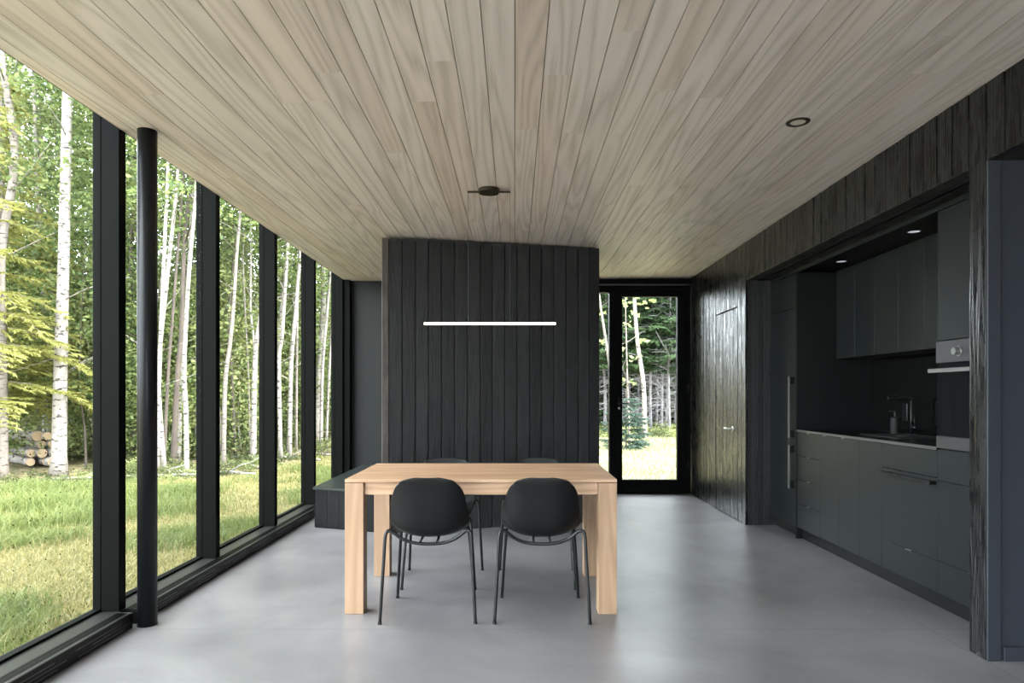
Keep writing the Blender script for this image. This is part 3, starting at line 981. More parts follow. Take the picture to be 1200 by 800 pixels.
box(bm, KX + 0.05 - X, KX + 0.07 - X, 5.68 - Yy, A1 - 0.01 - Yy, 0.0, KZ - 0.002)
for i in range(4): box(bm, KX + 0.04 - X, KX + 0.05 - X, 5.70 - Yy, A1 - 0.06 - Yy, 0.012 + i * 0.02, 0.022 + i * 0.02)
finish('vent_grille', bm, M['carcass'], t)
o = boxobj('gable_panel', (KX - 0.006, KB, 5.655, 5.673, 0.0, 2.262), M['frontdark'], None, 0.001)
tag(o, 'tall thin black end panel between refrigerator and counter', 'panel')

# base units
def kick(t, y0, y1):
    X, Yy, Z = t.location
    boxobj('toe_kick', (KX + 0.045 - X, KX + 0.06 - X, y0 + 0.0008 - Yy, y1 - 0.0008 - Yy, 0.0, KZ - 0.002), M['frontdark'], t)
YA = [5.653, 5.229, 4.934, 4.643, 4.350, 3.776]
t = unit('base_cabinet', 'graphite base cabinet with four stacked drawers next to the refrigerator', 'cabinet', YA[1], YA[0], 0, 0.9)
carcass(t, YA[1], YA[0], KZ, 0.900, KX + 0.021, KB - 0.02)
for z0, z1 in ((0.707, 0.905), (0.506, 0.707), (0.302, 0.506), (KZ, 0.302)):
    f = lfront(t, 'drawer', YA[1], YA[0], z0, z1)
    pull(t, f, (YA[1] + YA[0]) / 2, z1)
kick(t, YA[1], YA[0])
labs = ['graphite base cabinet with one tall plain door, first after the drawer stack', 'graphite base cabinet with one tall plain door, middle of the three', 'graphite base cabinet with one tall plain door, beside the wide bar handle unit']
for k in (1, 2, 3):
    t = unit('base_cabinet', labs[k - 1], 'cabinet', YA[k + 1], YA[k], 0, 0.9, 'plain-door base cabinets under the counter')
    carcass(t, YA[k + 1], YA[k], KZ, 0.900, KX + 0.021, KB - 0.02)
    f = lfront(t, 'door', YA[k + 1], YA[k], KZ, 0.905)
    if k < 3: pull(t, f, YA[k] - 0.07, 0.905)
    kick(t, YA[k + 1], YA[k])
t = unit('dishwasher', 'panelled dishwasher unit with a long horizontal black bar handle under the counter', 'dishwasher', YA[5], YA[4], 0, 0.9)
carcass(t, YA[5], YA[4], KZ, 0.900, KX + 0.021, KB - 0.02)
lfront(t, 'drawer', YA[5], YA[4], 0.749, 0.905)
f = lfront(t, 'door', YA[5], YA[4], 0.278, 0.749)
X, Yy, Z = t.location
bm = bmesh.new()
box(bm, KX - 0.046 - X, KX - 0.032 - X, YA[5] + 0.005 - Yy, YA[4] - 0.015 - Yy, 0.709, 0.731, 0.001)
finish('handle', bm, M['handle'], f)
for y in (YA[5] + 0.06, YA[4] - 0.07): boxobj('handle_bracket', (KX - 0.033 - X, KX - 0.0005 - X, y - 0.05 - Yy, y + 0.04 - Yy, 0.711, 0.729), M['black'], f, 0.001)
f = lfront(t, 'drawer', YA[5], YA[4], KZ, 0.278)
pull(t, f, 4.06, 0.278, w=0.028)
kick(t, YA[5], YA[4])

# worktop, splashback
wk = empty('worktop', (2.7, 4.7, 0.905))
tag(wk, 'thin black kitchen worktop with a lighter front edge', 'worktop')
boxobj('slab', (KX + 0.002 - 2.7, KB - 0.004 - 2.7, 3.782 - 4.7, 5.652 - 4.7, 0.0015, 0.020), M['counter'], wk)
boxobj('front_edge', (KX - 0.006 - 2.7, KX + 0.0015 - 2.7, 3.782 - 4.7, 5.652 - 4.7, 0.0015, 0.0205), M['counter_edge'], wk, 0.001)
bm = bmesh.new()
for a, b in ((3.782, 4.72), (4.723, 5.652)): box(bm, KB - 0.0035, KB + 0.0105, a, b, 0.927, 1.524, 0.0005)
o = finish('splashback', bm, M['splash']); tag(o, 'glossy black splashback behind the kitchen counter', 'splashback')

sk = empty('sink', (2.75, 4.72, 0.926))
tag(sk, 'black sink let into the worktop under the tap', 'sink')
bm = bmesh.new()
rectframe_ = [(-0.17, -0.158, -0.26, 0.26), (0.158, 0.17, -0.26, 0.26), (-0.158, 0.158, -0.26, -0.248), (-0.158, 0.158, 0.248, 0.26)]
for a, b, c_, d in rectframe_: box(bm, a, b, c_, d, 0, 0.004, 0.001)
finish('rim', bm, M['steel'], sk)
boxobj('basin', (-0.157, 0.157, -0.247, 0.247, 0.0, 0.0012), M['carcass'], sk)
bm = bmesh.new(); cyl(bm, (0, 0, 0.0013), (0, 0, 0.003), 0.04, n=24); finish('drain', bm, M['steel'], sk)

fc = empty('faucet', (2.94, 4.93, 0.9255))
tag(fc, 'black angular kitchen tap with a long horizontal spout', 'faucet')
bm = bmesh.new()
cyl(bm, (0, 0, 0), (0, 0, 0.006), 0.026, n=24)
tube(bm, [(0, 0, 0.005), (0, 0, 0.12), (0, 0, 0.245), (-0.006, -0.004, 0.262), (-0.022, -0.014, 0.272), (-0.05, -0.034, 0.275), (-0.2, -0.136, 0.275), (-0.27, -0.184, 0.275), (-0.275, -0.187, 0.262)], 0.011, 14)
finish('spout', bm, M['handle'], fc, True)
bm = bmesh.new(); cyl(bm, (0, 0, 0.055), (0, -0.055, 0.055), 0.010, n=14); tube(bm, [(0, -0.05, 0.055), (-0.01, -0.056, 0.09), (-0.015, -0.06, 0.125)], 0.005, 8)
finish('lever', bm, M['handle'], fc, True)
sd_ = empty('soap_dispenser', (2.87, 5.02, 0.9255))
tag(sd_, 'small black soap dispenser standing beside the tap', 'soap dispenser')
bm = bmesh.new(); cyl(bm, (0, 0, 0), (0, 0, 0.12), 0.032, n=24); cyl(bm, (0, 0, 0.12), (0, 0, 0.132), 0.032, 0.014, n=24)
finish('bottle', bm, M['carcass'], sd_)
bm = bmesh.new(); cyl(bm, (0, 0, 0.132), (0, 0, 0.165), 0.008, n=12); box(bm, -0.045, 0.008, -0.006, 0.006, 0.165, 0.176, 0.002)
finish('pump', bm, M['handle'], sd_)
# block standing in for the tap's reflection in the splashback
o = boxobj('tap_reflection', (KB - 0.012, KB - 0.004, 5.12, 5.19, 1.02, 1.15), M['handle'], None, 0.003)
tag(o, 'small black block standing in for a tap reflection on the splashback', 'reflection')

# wall cabinets
UX = 2.733
yu = [5.653, 5.352, 5.052, 4.742, 4.441, 4.14, 3.782]
wlabs = ['first from the refrigerator, in deep shade', 'second from the refrigerator', 'third from the refrigerator', 'fourth from the refrigerator', 'fifth, half hidden by the oven tower', 'last, behind the oven tower']
for k in range(6):
    t = empty('wall_cabinet', (UX + 0.15, (yu[k] + yu[k + 1]) / 2, 1.525))
    tag(t, 'graphite wall cabinet over the counter, ' + wlabs[k], 'cabinet', 'plain wall cabinets over the counter')
    carcass(t, yu[k + 1], yu[k], 1.526, 2.272, UX + 0.02, KB - 0.005)
    lfront(t, 'door', yu[k + 1], yu[k], 1.522, 2.272, x=UX)

# oven tower
OY0, OY1 = A0 + 0.003, 3.776
t = unit('oven_cabinet', 'tall graphite cabinet tower that holds the oven, beside the pier', 'cabinet', OY0, OY1, 0, 2.26)
carcass(t, OY0 + 0.001, OY1, KZ, 0.915, KX + 0.021, KB)
X, Yy, Z = t.location
boxobj('side_panel', (KX + 0.02 - X, KB - X, OY1 - 0.018 - Yy, OY1 - Yy, 0.916, 2.258), M['front'], t)
boxobj('upper_carcass', (KX + 0.021 - X, KB - X, OY0 - Yy, OY1 - 0.019 - Yy, 1.53, 2.258), M['carcass'], t)
lfront(t, 'upper_door', OY0, OY1, 1.524, 2.258)
lfront(t, 'drawer', OY0, OY1, 0.736, 0.915)
lfront(t, 'door', OY0, OY1, 0.282, 0.736)
f = lfront(t, 'drawer', OY0, OY1, KZ, 0.282); pull(t, f, 3.49, 0.282)
kick(t, OY0, OY1)

ov = empty('oven', (KX + 0.3, (OY0 + OY1) / 2, 0.92))
tag(ov, 'built-in black glass oven with steel control panel and round knob', 'oven')
hw = (OY1 - OY0) / 2 - 0.003
boxobj('body', (-0.279, 0.25, -hw + 0.02, hw - 0.02, 0.001, 0.598), M['carcass'], ov)
cp = boxobj('control_panel', (-0.312, -0.28, -hw, hw, 0.479, 0.600), M['steel'], ov, 0.0015)
def knob(y, z, r=0.021):
    bm = bmesh.new()
    cyl(bm, (-0.3125, y, z), (-0.318, y, z), r + 0.006, n=28)
    cyl(bm, (-0.318, y, z), (-0.345, y, z), r, r * 0.92, n=28)
    k_ = finish('knob', bm, M['steel_light'], cp, False)
knob(0.095, 0.535)
od = boxobj('oven_door', (-0.305, -0.28, -hw, hw, 0.073, 0.476), M['ovenglass'], ov, 0.0015)
boxobj('door_window', (-0.3065, -0.3052, -hw + 0.055, hw - 0.055, 0.085, 0.36), M['ovenglass'], od)
bm = bmesh.new()
box(bm, -0.360, -0.345, -hw, hw, 0.424, 0.446, 0.003)
for y in (-hw + 0.03, hw - 0.03): box(bm, -0.346, -0.305, y - 0.01, y + 0.01, 0.427, 0.443, 0.001)
finish('handle', bm, M['steel_light'], od)
boxobj('bottom_strip', (-0.310, -0.28, -hw, hw, 0.001, 0.070), M['steel'], ov, 0.0015)

# ------------------------------------------------------------------ outdoors
GZ = -0.15
EDGE = [(-14, 5.5), (-9, 9.0), (-7.3, 9.8), (-6.1, 9.8), (-5.4, 10.5), (-4.7, 11.4), (-4.5, 12.6), (-4.4, 14.2), (-2.5, 18.5), (0, 20.5), (3, 21.5), (7, 21.3), (14, 18)]
EX = np.array([e[0] for e in EDGE]); EY = np.array([e[1] for e in EDGE])
def forest_side(x, y):
    """signed-ish distance beyond the meadow's edge"""
    return y - float(np.interp(x, EX, EY))
def terrain(x, y):
    f = forest_side(x, y)
    z = GZ + 0.03 * mnoise.noise(Vector((x * 0.5, y * 0.5, 0)))
    if f > 0:
        z += 0.05 * mnoise.noise(Vector((x * 1.3, y * 1.3, 3))) + 0.018 * f
    if f > 14: z += (f - 14) * 0.10
    return z
bm = bmesh.new()
nx, ny = 150, 150
xs_ = np.linspace(-34, 16, nx); ys_ = np.concatenate([np.linspace(-14, 30, 120), np.linspace(31, 60, 30)])
fl = bm.verts.layers.float.new('forest')
gv = []
for y in ys_:
    row = []
    for x in xs_:
        z = terrain(x, y)
        if -2.6 < x < 3.6 and -3.0 < y < 8.6: z = min(z, -0.2)
        v = bm.verts.new((x, y, z))
        f = forest_side(x, y) + 0.7 * mnoise.noise(Vector((x * 1.1, y * 1.1, 7)))
        v[fl] = min(1, max(0, f * 1.2 + 0.4))
        row.append(v)
    gv.append(row)
for a, b in zip(gv, gv[1:]):
    for k in range(len(a) - 1): bm.faces.new((a[k], a[k + 1], b[k + 1], b[k]))
g = finish('ground', bm, M['ground'], None, True)
tag(g, 'meadow ground rising into the forest floor outside the windows', 'ground', kind='structure')

def quads_mesh(name, C, U, V, mat):
    """diamond leaf quads: centres C, half axes U (length) and V (width)"""
    n = len(C)
    P = np.empty((n, 4, 3))
    P[:, 0] = C - U; P[:, 1] = C + V - U * 0.1; P[:, 2] = C + U; P[:, 3] = C - V - U * 0.1
    me = bpy.data.meshes.new(name)
    me.vertices.add(n * 4); me.vertices.foreach_set('co', P.reshape(-1).astype(np.float32))
    me.loops.add(n * 4); me.loops.foreach_set('vertex_index', np.arange(n * 4, dtype=np.int32))
    me.polygons.add(n); me.polygons.foreach_set('loop_start', np.arange(0, n * 4, 4, dtype=np.int32)); me.polygons.foreach_set('loop_total', np.full(n, 4, dtype=np.int32))
    me.update(calc_edges=True)
    me.materials.append(mat)
    return me
def rand_dirs(n, flat=0.5):
    d = nrg.normal(size=(n, 3)); d[:, 2] *= flat
    return d / np.linalg.norm(d, axis=1, keepdims=True)
def leaf_cloud(name, centres, per, spread, size, mat, flat=0.55):
    C = np.repeat(np.array(centres), per, axis=0)
    n = len(C)
    C = C + nrg.normal(size=(n, 3)) * np.array([spread, spread, spread * 0.55])
    U = rand_dirs(n, flat); W = np.cross(U, rand_dirs(n, 1.0)); W /= np.linalg.norm(W, axis=1, keepdims=True) + 1e-9
    s = size * nrg.uniform(0.7, 1.3, size=(n, 1))
    return quads_mesh(name, C, U * s, W * s * 0.62, mat)
def crown_centres(n, rx, z0, z1, hollow=0.3, shape='egg'):
    out = []
    while len(out) < n:
        a = nrg.uniform(0, 2 * math.pi); t = nrg.uniform(0, 1)
        z = z0 + (z1 - z0) * t
        r = rx * (math.sin(math.pi * min(1, 0.12 + 0.85 * t)) ** 0.6)
        q = r * math.sqrt(nrg.uniform(hollow, 1))
        out.append((q * math.cos(a), q * math.sin(a), z))
    return out

crowns = []
for k in range(5):
    crowns.append(leaf_cloud('birch_crown', crown_centres(190, 1.35, 0.8 if k % 2 else 2.2, 10.5), 34, 0.20, 0.043, M['leaf'] if k != 2 else M['leaf_pale']))
lowcrowns = [leaf_cloud('young_crown', crown_centres(130, 1.1, 0.5, 4.2), 30, 0.17, 0.042, M['leaf_pale'] if k else M['leaf']) for k in range(2)]
bushes = [leaf_cloud('shrub_leaves', [(nrg.normal() * 0.38, nrg.normal() * 0.38, abs(nrg.normal()) * 0.22 + 0.05) for _ in range(60)], 14, 0.08, 0.036, M['leaf_dark'] if k < 2 else M['leaf_pale'], 0.4) for k in range(3)]

def trunk_obj(name, pts, r0, r1, mat, parent, n=9, seed=0):
    rr = random.Random(seed)
    sp = spline(pts, 5)
    bm = bmesh.new()
    m = len(sp)
    rs = [r0 * (1.25 if i == 0 else 1) * (1 - i / (m - 1)) + r1 * (i / (m - 1)) for i in range(m)]
    tube(bm, sp, rs, n)
    return bm
def add_branches(bm, sp, r0, count, zlo, zhi, ln, rr, up=0.5, dead=False):
    for _ in range(count):
        z = rr.uniform(zlo, zhi)
        j = max(k for k in range(len(sp) - 1) if sp[k].z <= z or k == 0); p = sp[j].lerp(sp[j + 1], min(1, max(0, (z - sp[j].z) / max(1e-4, sp[j + 1].z - sp[j].z))))
        a = rr.uniform(0, 2 * math.pi)
        L = ln * rr.uniform(0.5, 1.1)
        d = Vector((math.cos(a), math.sin(a), up * rr.uniform(0.4, 1.2) + (rr.uniform(-0.35, 0.35) if dead else 0)))
        q1 = p + d * L * 0.5 + Vector((rr.uniform(-.08, .08), rr.uniform(-.08, .08), 0))
        q2 = p + d * L + Vector((rr.uniform(-.15, .15), rr.uniform(-.15, .15), rr.uniform(-0.1, .2)))
        b = max(0.005, min(0.013, r0 * rr.uniform(0.10, 0.2)))
        tube(bm, [p, q1, q2], [b, b * 0.7, b * 0.25], 5)
        if dead:
            for s in (0.45, 0.7):
                m_ = p.lerp(q2, s); a2 = a + rr.choice((-0.8, 0.8))
                e = m_ + Vector((math.cos(a2), math.sin(a2), rr.uniform(-.3, .2))) * L * 0.35
                tube(bm, [m_, (m_ + e) / 2, e], [b * 0.5, b * 0.35, b * 0.15], 4)

def px_to(px, py, Y): return Vector(((px - CX) * Y / F, Y, EYE - (py - CY) * Y / F))
tree_id = 0
def tree_px(pts, r, mat, label, crown=None, cz=1.0, name='birch_tree', branches=6, grp=None, crot=None, cscale=1.0, Y=None, ztop=11.0, cat='tree'):
    """a tree whose trunk passes the given picture points; the first is its foot on the ground"""
    global tree_id
    tree_id += 1
    rr = random.Random(tree_id)
    if Y is None:
        Y = 12.0
        for _ in range(30):
            x = (pts[0][0] - CX) * Y / F
            Y = 0.5 * Y + 0.5 * ((EYE - terrain(x, Y)) * F / max(20.0, pts[0][1] - CY))
    P = [px_to(px, py, Y) for px, py in pts]
    base = P[0].copy(); base.z = terrain(base.x, Y) - 0.05
    d = (P[-1] - P[-2]); d = d / max(0.05, d.z)
    d.x = max(-0.18, min(0.18, d.x))
    q = P[-1].copy()
    while q.z < ztop:
        q = q + Vector((d.x * 0.5 + rr.uniform(-.06, .06), rr.uniform(-.12, .12), 1.0)) * 1.7
        P.append(q.copy())
    P[0] = base
    t = empty(name, base)
    tag(t, label, cat, grp)
    L = [p - base for p in P]
    sp = spline(L, 5)
    m = len(sp)
    bm = bmesh.new()
    tube(bm, sp, [r * (1.3 if i == 0 else (1.0 - 0.75 * i / (m - 1))) for i in range(m)], 9)
    add_branches(bm, sp, r, branches, 1.5, 8.0, 1.3, rr, 0.6)
    finish('trunk', bm, mat, t, True)
    if crown is not None:
        o = bpy.data.objects.new('foliage', crown)
        o.location = (sp[m // 2].x * 0.9, sp[m // 2].y, cz)
        o.rotation_euler = (0, 0, rr.uniform(0, 6.28)); o.scale = (cscale, cscale, 1)
        link(o, t)
    return t
BI, GR, BR = M['birch'], M['grey_bark'], M['brown_bark']
tree_px([(69, 557), (71, 430), (74, 330), (79, 110)], 0.118, BI, 'thick white birch beside the log pile, the widest trunk seen through the nearest window', crowns[1], 3.6, cscale=1.0)
tree_px([(3, 562), (2, 440), (1, 300)], 0.085, GR, 'pale grey trunk at the left edge of the view, in front of the log pile', None, 0, name='aspen_tree')
tree_px([(78, 517), (86, 480), (94, 430), (102, 350), (107, 270), (113, 150)], 0.078, BI, 'white birch leaning right, just right of the thickest birch', crowns[0], 1.0)
tree_px([(64, 522), (65, 470), (62, 420), (63, 340)], 0.035, GR, 'thin grey trunk close behind the thickest birch', None, 0, name='aspen_tree')
tree_px([(51, 500), (47, 450), (43, 420), (38, 330)], 0.17, BR, 'dark stout trunk deep in the wood above the log pile', None, 0, name='conifer_tree', Y=25)
tree_px([(32, 513), (28, 460), (24, 400), (20, 300)], 0.09, GR, 'grey trunk behind the left half of the log pile', None, 0, name='aspen_tree')
tree_px([(24, 508), (20, 450), (17, 400)], 0.08, BR, 'brown trunk behind the log pile near the left edge', None, 0, name='conifer_tree')
tree_px([(101, 546), (99, 500), (93, 455), (95, 380)], 0.022, BR, 'wiry dark sapling in the undergrowth right of the thickest birch', lowcrowns[0], 0.6, name='young_maple', ztop=4, branches=3)
tree_px([(104, 520), (101, 470), (106, 420), (108, 380)], 0.04, GR, 'slim pinkish grey trunk left of the first wide window post', crowns[3], 1.5, name='aspen_tree')
b1 = [([(184, 505), (187, 430), (191, 330), (197, 190)], 0.075, BI, 'white birch just right of the round column, leaning slightly right'),
      ([(193, 512), (186, 440), (195, 335), (205, 240), (209, 190)], 0.07, BI, 'white birch crossing its neighbour, second from the round column'),
      ([(192, 530), (197, 440), (204, 350), (215, 205)], 0.04, BR, 'slender brown trunk in the birch group right of the column'),
      ([(203, 534), (206, 480), (208, 440), (213, 380)], 0.07, BR, 'crooked brown trunk low in the birch group right of the column'),
      ([(209, 537), (212, 450), (217, 390), (222, 300), (226, 212)], 0.055, BI, 'white birch in the middle of the group left of the second post'),
      ([(219, 558), (218, 480), (216, 430), (221, 330), (229, 230)], 0.045, BI, 'speckled thin birch standing nearest the grass left of the second post'),
      ([(231, 522), (231, 430), (232, 330), (236, 220)], 0.06, BI, 'straight white birch against the left edge of the second post'),
      ([(156, 530), (155, 430), (153, 320)], 0.05, BR, 'brown trunk glimpsed between the first post and the round column'),
      ([(176, 520), (170, 440), (165, 330)], 0.05, GR, 'grey trunk hidden mostly by the round column')]
def near_Y(p, d):
    Y = 12.0
    for _ in range(30):
        Y = 0.5 * Y + 0.5 * ((EYE - terrain((p[0][0] - CX) * Y / F, Y)) * F / max(20.0, p[0][1] - CY))
    k = (p[0][0] - CX) / F
    Ye = 9.0
    while forest_side(k * Ye, Ye) < d: Ye += 0.1
    return min(Y, Ye), min(Y, Ye) / Y
for i, (p, r, m_, lb) in enumerate(b1):
    Yn, q = near_Y(p, 1.2 + 0.45 * i)
    tree_px(p, r * q * 0.92, m_, lb, crowns[i % 5], 3.2 + 0.5 * (i % 3), branches=9, Y=Yn)
b2 = [([(262, 500), (264, 450), (270, 400), (274, 355), (278, 290)], 0.085, GR, 'cream grey trunk curving up just right of the second post'),
      ([(297, 515), (298, 460), (300, 405), (306, 365), (309, 300)], 0.085, BI, 'bright white birch that forks beside the third post'),
      ([(299, 500), (298, 410), (294, 365), (294, 290)], 0.045, BI, 'thin second stem of the forked birch by the third post'),
      ([(293, 531), (291, 435), (287, 360), (285, 300)], 0.025, GR, 'thin grey stem between second and third posts'),
      ([(276, 505), (272, 440), (268, 380)], 0.05, BR, 'dark trunk in the middle of the third bay'),
      ([(329, 505), (327, 425), (331, 390), (338, 280)], 0.075, BI, 'pale trunk leaning right, right of the third post'),
      ([(339, 506), (341, 430), (346, 370), (352, 290)], 0.085, BI, 'pale trunk leaning right, left of the fourth post'),
      ([(347, 502), (348, 400), (350, 300)], 0.05, GR, 'grey trunk against the left edge of the fourth post'),
      ([(376, 500), (378, 430), (384, 360), (388, 300)], 0.07, BI, 'pale trunk in the narrow bay right of the fourth post'),
      ([(382, 505), (386, 430), (390, 350)], 0.05, BI, 'leaning white stem nearest the back corner post')]
for i, (p, r, m_, lb) in enumerate(b2):
    Yn, q = near_Y(p, 1.5 + 0.5 * (i % 5))
    tree_px(p, r * q * 0.88, m_, lb, crowns[(i + 2) % 5], 3.0 + 0.5 * (i % 3), branches=9, Y=Yn)

# random fill of the wood, deeper in
def tree_at(x, y, r, mat, crown, cz, label, grp, name, cs=1.0, lean=0.05, branches=5, h=11):
    global tree_id
    tree_id += 1
    rr = random.Random(tree_id * 3)
    z = terrain(x, y) - 0.05
    t = empty(name, (x, y, z)); tag(t, label, 'tree', grp)
    lx, ly = rr.uniform(-lean, lean), rr.uniform(-lean, lean)
    P = [(lx * k * h / 6 + rr.uniform(-.07, .07), ly * k * h / 6, k * h / 6) for k in range(7)]
    P[0] = (0, 0, 0)
    sp = spline(P, 3); bm = bmesh.new(); m = len(sp)
    tube(bm, sp, [r * (1 - 0.75 * i / (m - 1)) for i in range(m)], 8)
    add_branches(bm, sp, r, branches, 1.2, h * 0.8, 1.2, rr, 0.6)
    finish('trunk', bm, mat, t, True)
    if crown:
        o = bpy.data.objects.new('foliage', crown); o.location = (0, 0, cz); o.rotation_euler = (0, 0, rr.uniform(0, 6.28)); o.scale = (cs, cs, 1)
        link(o, t)
    return t
placed = []
def try_spot(dmin, dmax, rmin, lo, hi, yr):
    for _ in range(200):
        y = rng.uniform(*yr); k = rng.uniform(lo, hi); x = k * y
        f = forest_side(x, y)
        if dmin < f < dmax and all((x - a) ** 2 + (y - b) ** 2 > rmin ** 2 for a, b in placed):
            placed.append((x, y)); return x, y
    return None
for i in range(30):
    s = try_spot(4.6, 15.0, 1.1, -0.86, -0.24, (12, 34))
    if not s: continue
    mt = [BI, GR, BR, BI][i % 4]
    nm = {BI: 'birch_tree', GR: 'aspen_tree', BR: 'conifer_tree'}[mt]
    lb = {BI: 'slender white birch standing back in the dense wood', GR: 'slender grey-barked tree standing back in the dense wood', BR: 'slender brown-barked tree standing back in the dense wood'}[mt]
    tree_at(s[0], s[1], rng.uniform(0.04, 0.09), mt, crowns[i % 5], rng.uniform(-0.6, 1.8), lb, {BI: 'birches back in the wood', GR: 'grey trees back in the wood', BR: 'brown trees back in the wood'}[mt], nm, cs=rng.uniform(1.0, 1.4), lean=0.09)

for i in range(20):
    s = try_spot(3.2, 9.0, 0.8, -0.80, -0.24, (12, 30))
    if s: tree_at(s[0], s[1], 0.022, GR, lowcrowns[i % 2], -0.2, 'young broad-leaved sapling with pale leaves among the birch trunks', 'saplings among the birches', 'young_maple', cs=rng.uniform(0.8, 1.1), branches=3, h=4.6)

# conifers
def conifer_meshes(h, z0, rad, mat, barkm, density=1.0, droop=0.25, needle=0.05, seed=1):
    rr = random.Random(seed)
    C, U, V = [], [], []
    bm = bmesh.new()
    tube(bm, [(0, 0, 0), (0.02, 0, h * 0.5), (0, 0, h)], [h * 0.013, h * 0.009, 0.008], 8)
    z = z0
    while z < h - 0.15:
        R = rad * (1 - (z - z0) / (h - z0)) ** 0.8 + 0.12
        for k in range(rr.choice((4, 5, 5))):
            a = rr.uniform(0, 6.28); L = R * rr.uniform(0.75, 1.1)
            pts = []
            for s in np.linspace(0, 1, 6):
                pts.append(Vector((math.cos(a) * L * s, math.sin(a) * L * s, z + L * (0.18 * s - droop * 1.6 * s * s))))
            tube(bm, pts, [0.012, 0.010, 0.008, 0.006, 0.004, 0.002], 4)
            for s in np.linspace(0.18, 1, max(4, int(9 * density * L / 0.8))):
                i = min(4, int(s * 5)); p = pts[i].lerp(pts[i + 1], s * 5 - i)
                for side in (-1, 1):
                    a2 = a + side * rr.uniform(0.6, 1.0)
                    l2 = L * 0.42 * (1.15 - s) + 0.08
                    d2 = Vector((math.cos(a2), math.sin(a2), rr.uniform(-0.45, 0.0)))
                    for q in np.linspace(0.05, 1, max(3, int(12 * l2 / 0.25))):
                        c = p + d2 * l2 * q
                        for _ in range(2):
                            dd_ = (d2 + Vector((rr.uniform(-.7, .7), rr.uniform(-.7, .7), rr.uniform(-.6, .3)))).normalized()
                            w = dd_.cross(Vector((rr.uniform(-1, 1), rr.uniform(-1, 1), 1))).normalized()
                            C.append(c + dd_ * needle * 0.5); U.append(dd_ * needle); V.append(w * needle * 0.22)
        z += rr.uniform(0.16, 0.26) / density
    me = bpy.data.meshes.new('conifer_trunk'); bmesh.ops.recalc_face_normals(bm, faces=bm.faces[:]); bm.to_mesh(me); bm.free(); me.materials.append(barkm)
    return me, quads_mesh('conifer_boughs', np.array([tuple(c) for c in C]), np.array([tuple(c) for c in U]), np.array([tuple(c) for c in V]), mat)
def conifer(meshes, x, y, label, grp=None, s=1.0, name='spruce_tree', rz=None):
    t = empty(name, (x, y, terrain(x, y) - 0.02), rng.uniform(0, 6.28) if rz is None else rz)
    t.scale = (s, s, s)
    tag(t, label, 'tree', grp)
    link(bpy.data.objects.new('trunk', meshes[0]), t)
    link(bpy.data.objects.new('boughs', meshes[1]), t)
    return t
lar = conifer_meshes(7.0, 1.3, 1.45, M['needle_y'], GR, 0.72, 0.30, 0.055, 3)
conifer(lar, -8.55, 10.7, 'yellow-green conifer with feathery drooping boughs at the left edge of the view')
conifer(lar, -9.4, 12.2, 'second yellow-green conifer behind the one at the left edge', s=1.05)
spr = [conifer_meshes(8.5, 2.9, 1.5, M['needle_d'], M['dead'], 0.8, 0.12, 0.07, 5), conifer_meshes(9.0, 0.4, 1.8, M['needle_d'], BR, 0.8, 0.2, 0.075, 6)]
small = conifer_meshes(1.55, 0.08, 0.55, M['needle_b'], BR, 1.6, 0.05, 0.04, 8)
conifer(small, 2.85, 17.0, 'small blue-green spruce on the grass beyond the garden door', name='young_spruce')
# dark spruces closing the view behind the birches and beyond the door
for i in range(44):
    s = try_spot(11.0, 19.0, 1.15, -0.88, -0.22, (20, 42))
    if s: conifer(spr[1], s[0], s[1], 'dark spruce closing the view at the back of the birch wood', 'dark spruces behind the birches', s=rng.uniform(0.6, 0.85))
for i in range(20):
    s = try_spot(6.0, 14.0, 1.2, 0.04, 0.36, (25, 38))
    if s: conifer(spr[1], s[0], s[1], 'dark spruce far behind the garden door', 'dark spruces beyond the garden door', s=rng.uniform(0.9, 1.2))

# dead-limbed spruces beyond the door
for i, (px, Y, r) in enumerate([(763, 23.5, 0.055), (775, 24, 0.06), (785, 23, 0.05), (792, 24, 0.08), (736, 25, 0.05), (747, 26, 0.05), (709, 24, 0.06), (755, 27, 0.05), (722, 23.5, 0.05), (801, 25, 0.06), (769, 26.5, 0.05), (780, 26, 0.06)]):
    x = (px - CX) * Y / F
    rr = random.Random(100 + i)
    t = empty('spruce_tree', (x, Y, terrain(x, Y) - 0.05))
    tag(t, ['bare grey spruce trunk right of the leaning white birch beyond the door', 'bare grey spruce trunk at the middle of the garden door view', 'thin bare grey spruce trunk right of the door view\'s middle', 'thickest bare grey spruce trunk near the right edge of the door glass', 'bare grey trunk left of the leaning white birch beyond the door', 'bare grey trunk just behind the leaning white birch', 'bare grey trunk seen through the sidelight', 'bare grey trunk farther back behind the leaning birch', 'bare grey trunk behind the door\'s lock stile', 'bare grey trunk behind the door\'s right stile', 'bare grey trunk in the second row, left of the thickest', 'bare grey trunk in the second row beside the thickest'][i], 'tree', None)
    P = [(0, 0, 0)] + [(rr.uniform(-.05, .05), rr.uniform(-.1, .1), z) for z in (1.5, 3, 4.5, 6, 8)]
    sp = spline(P, 3)
    bm = bmesh.new(); m = len(sp)
    tube(bm, sp, [r * (1 - 0.6 * k / (m - 1)) for k in range(m)], 8)
    add_branches(bm, sp, 0.11, 44, 0.4, 4.8, 1.9, rr, rr.choice((-0.25, 0.1, 0.3)), dead=True)
    finish('trunk', bm, M['dead'], t, True)
    if i % 2 == 0 or i == 3:
        o = bpy.data.objects.new('boughs', spr[0][1]); o.location = (0, 0, -0.3 + rr.uniform(-0.5, 0.5)); o.rotation_euler = (0, 0, rr.uniform(0, 6)); link(o, t)
tree_px([(756, 514), (754, 450), (747, 400), (743, 335)], 0.075, BI, 'white birch leaning left, centre of the view through the garden door', None, 0, name='birch_tree', branches=2)
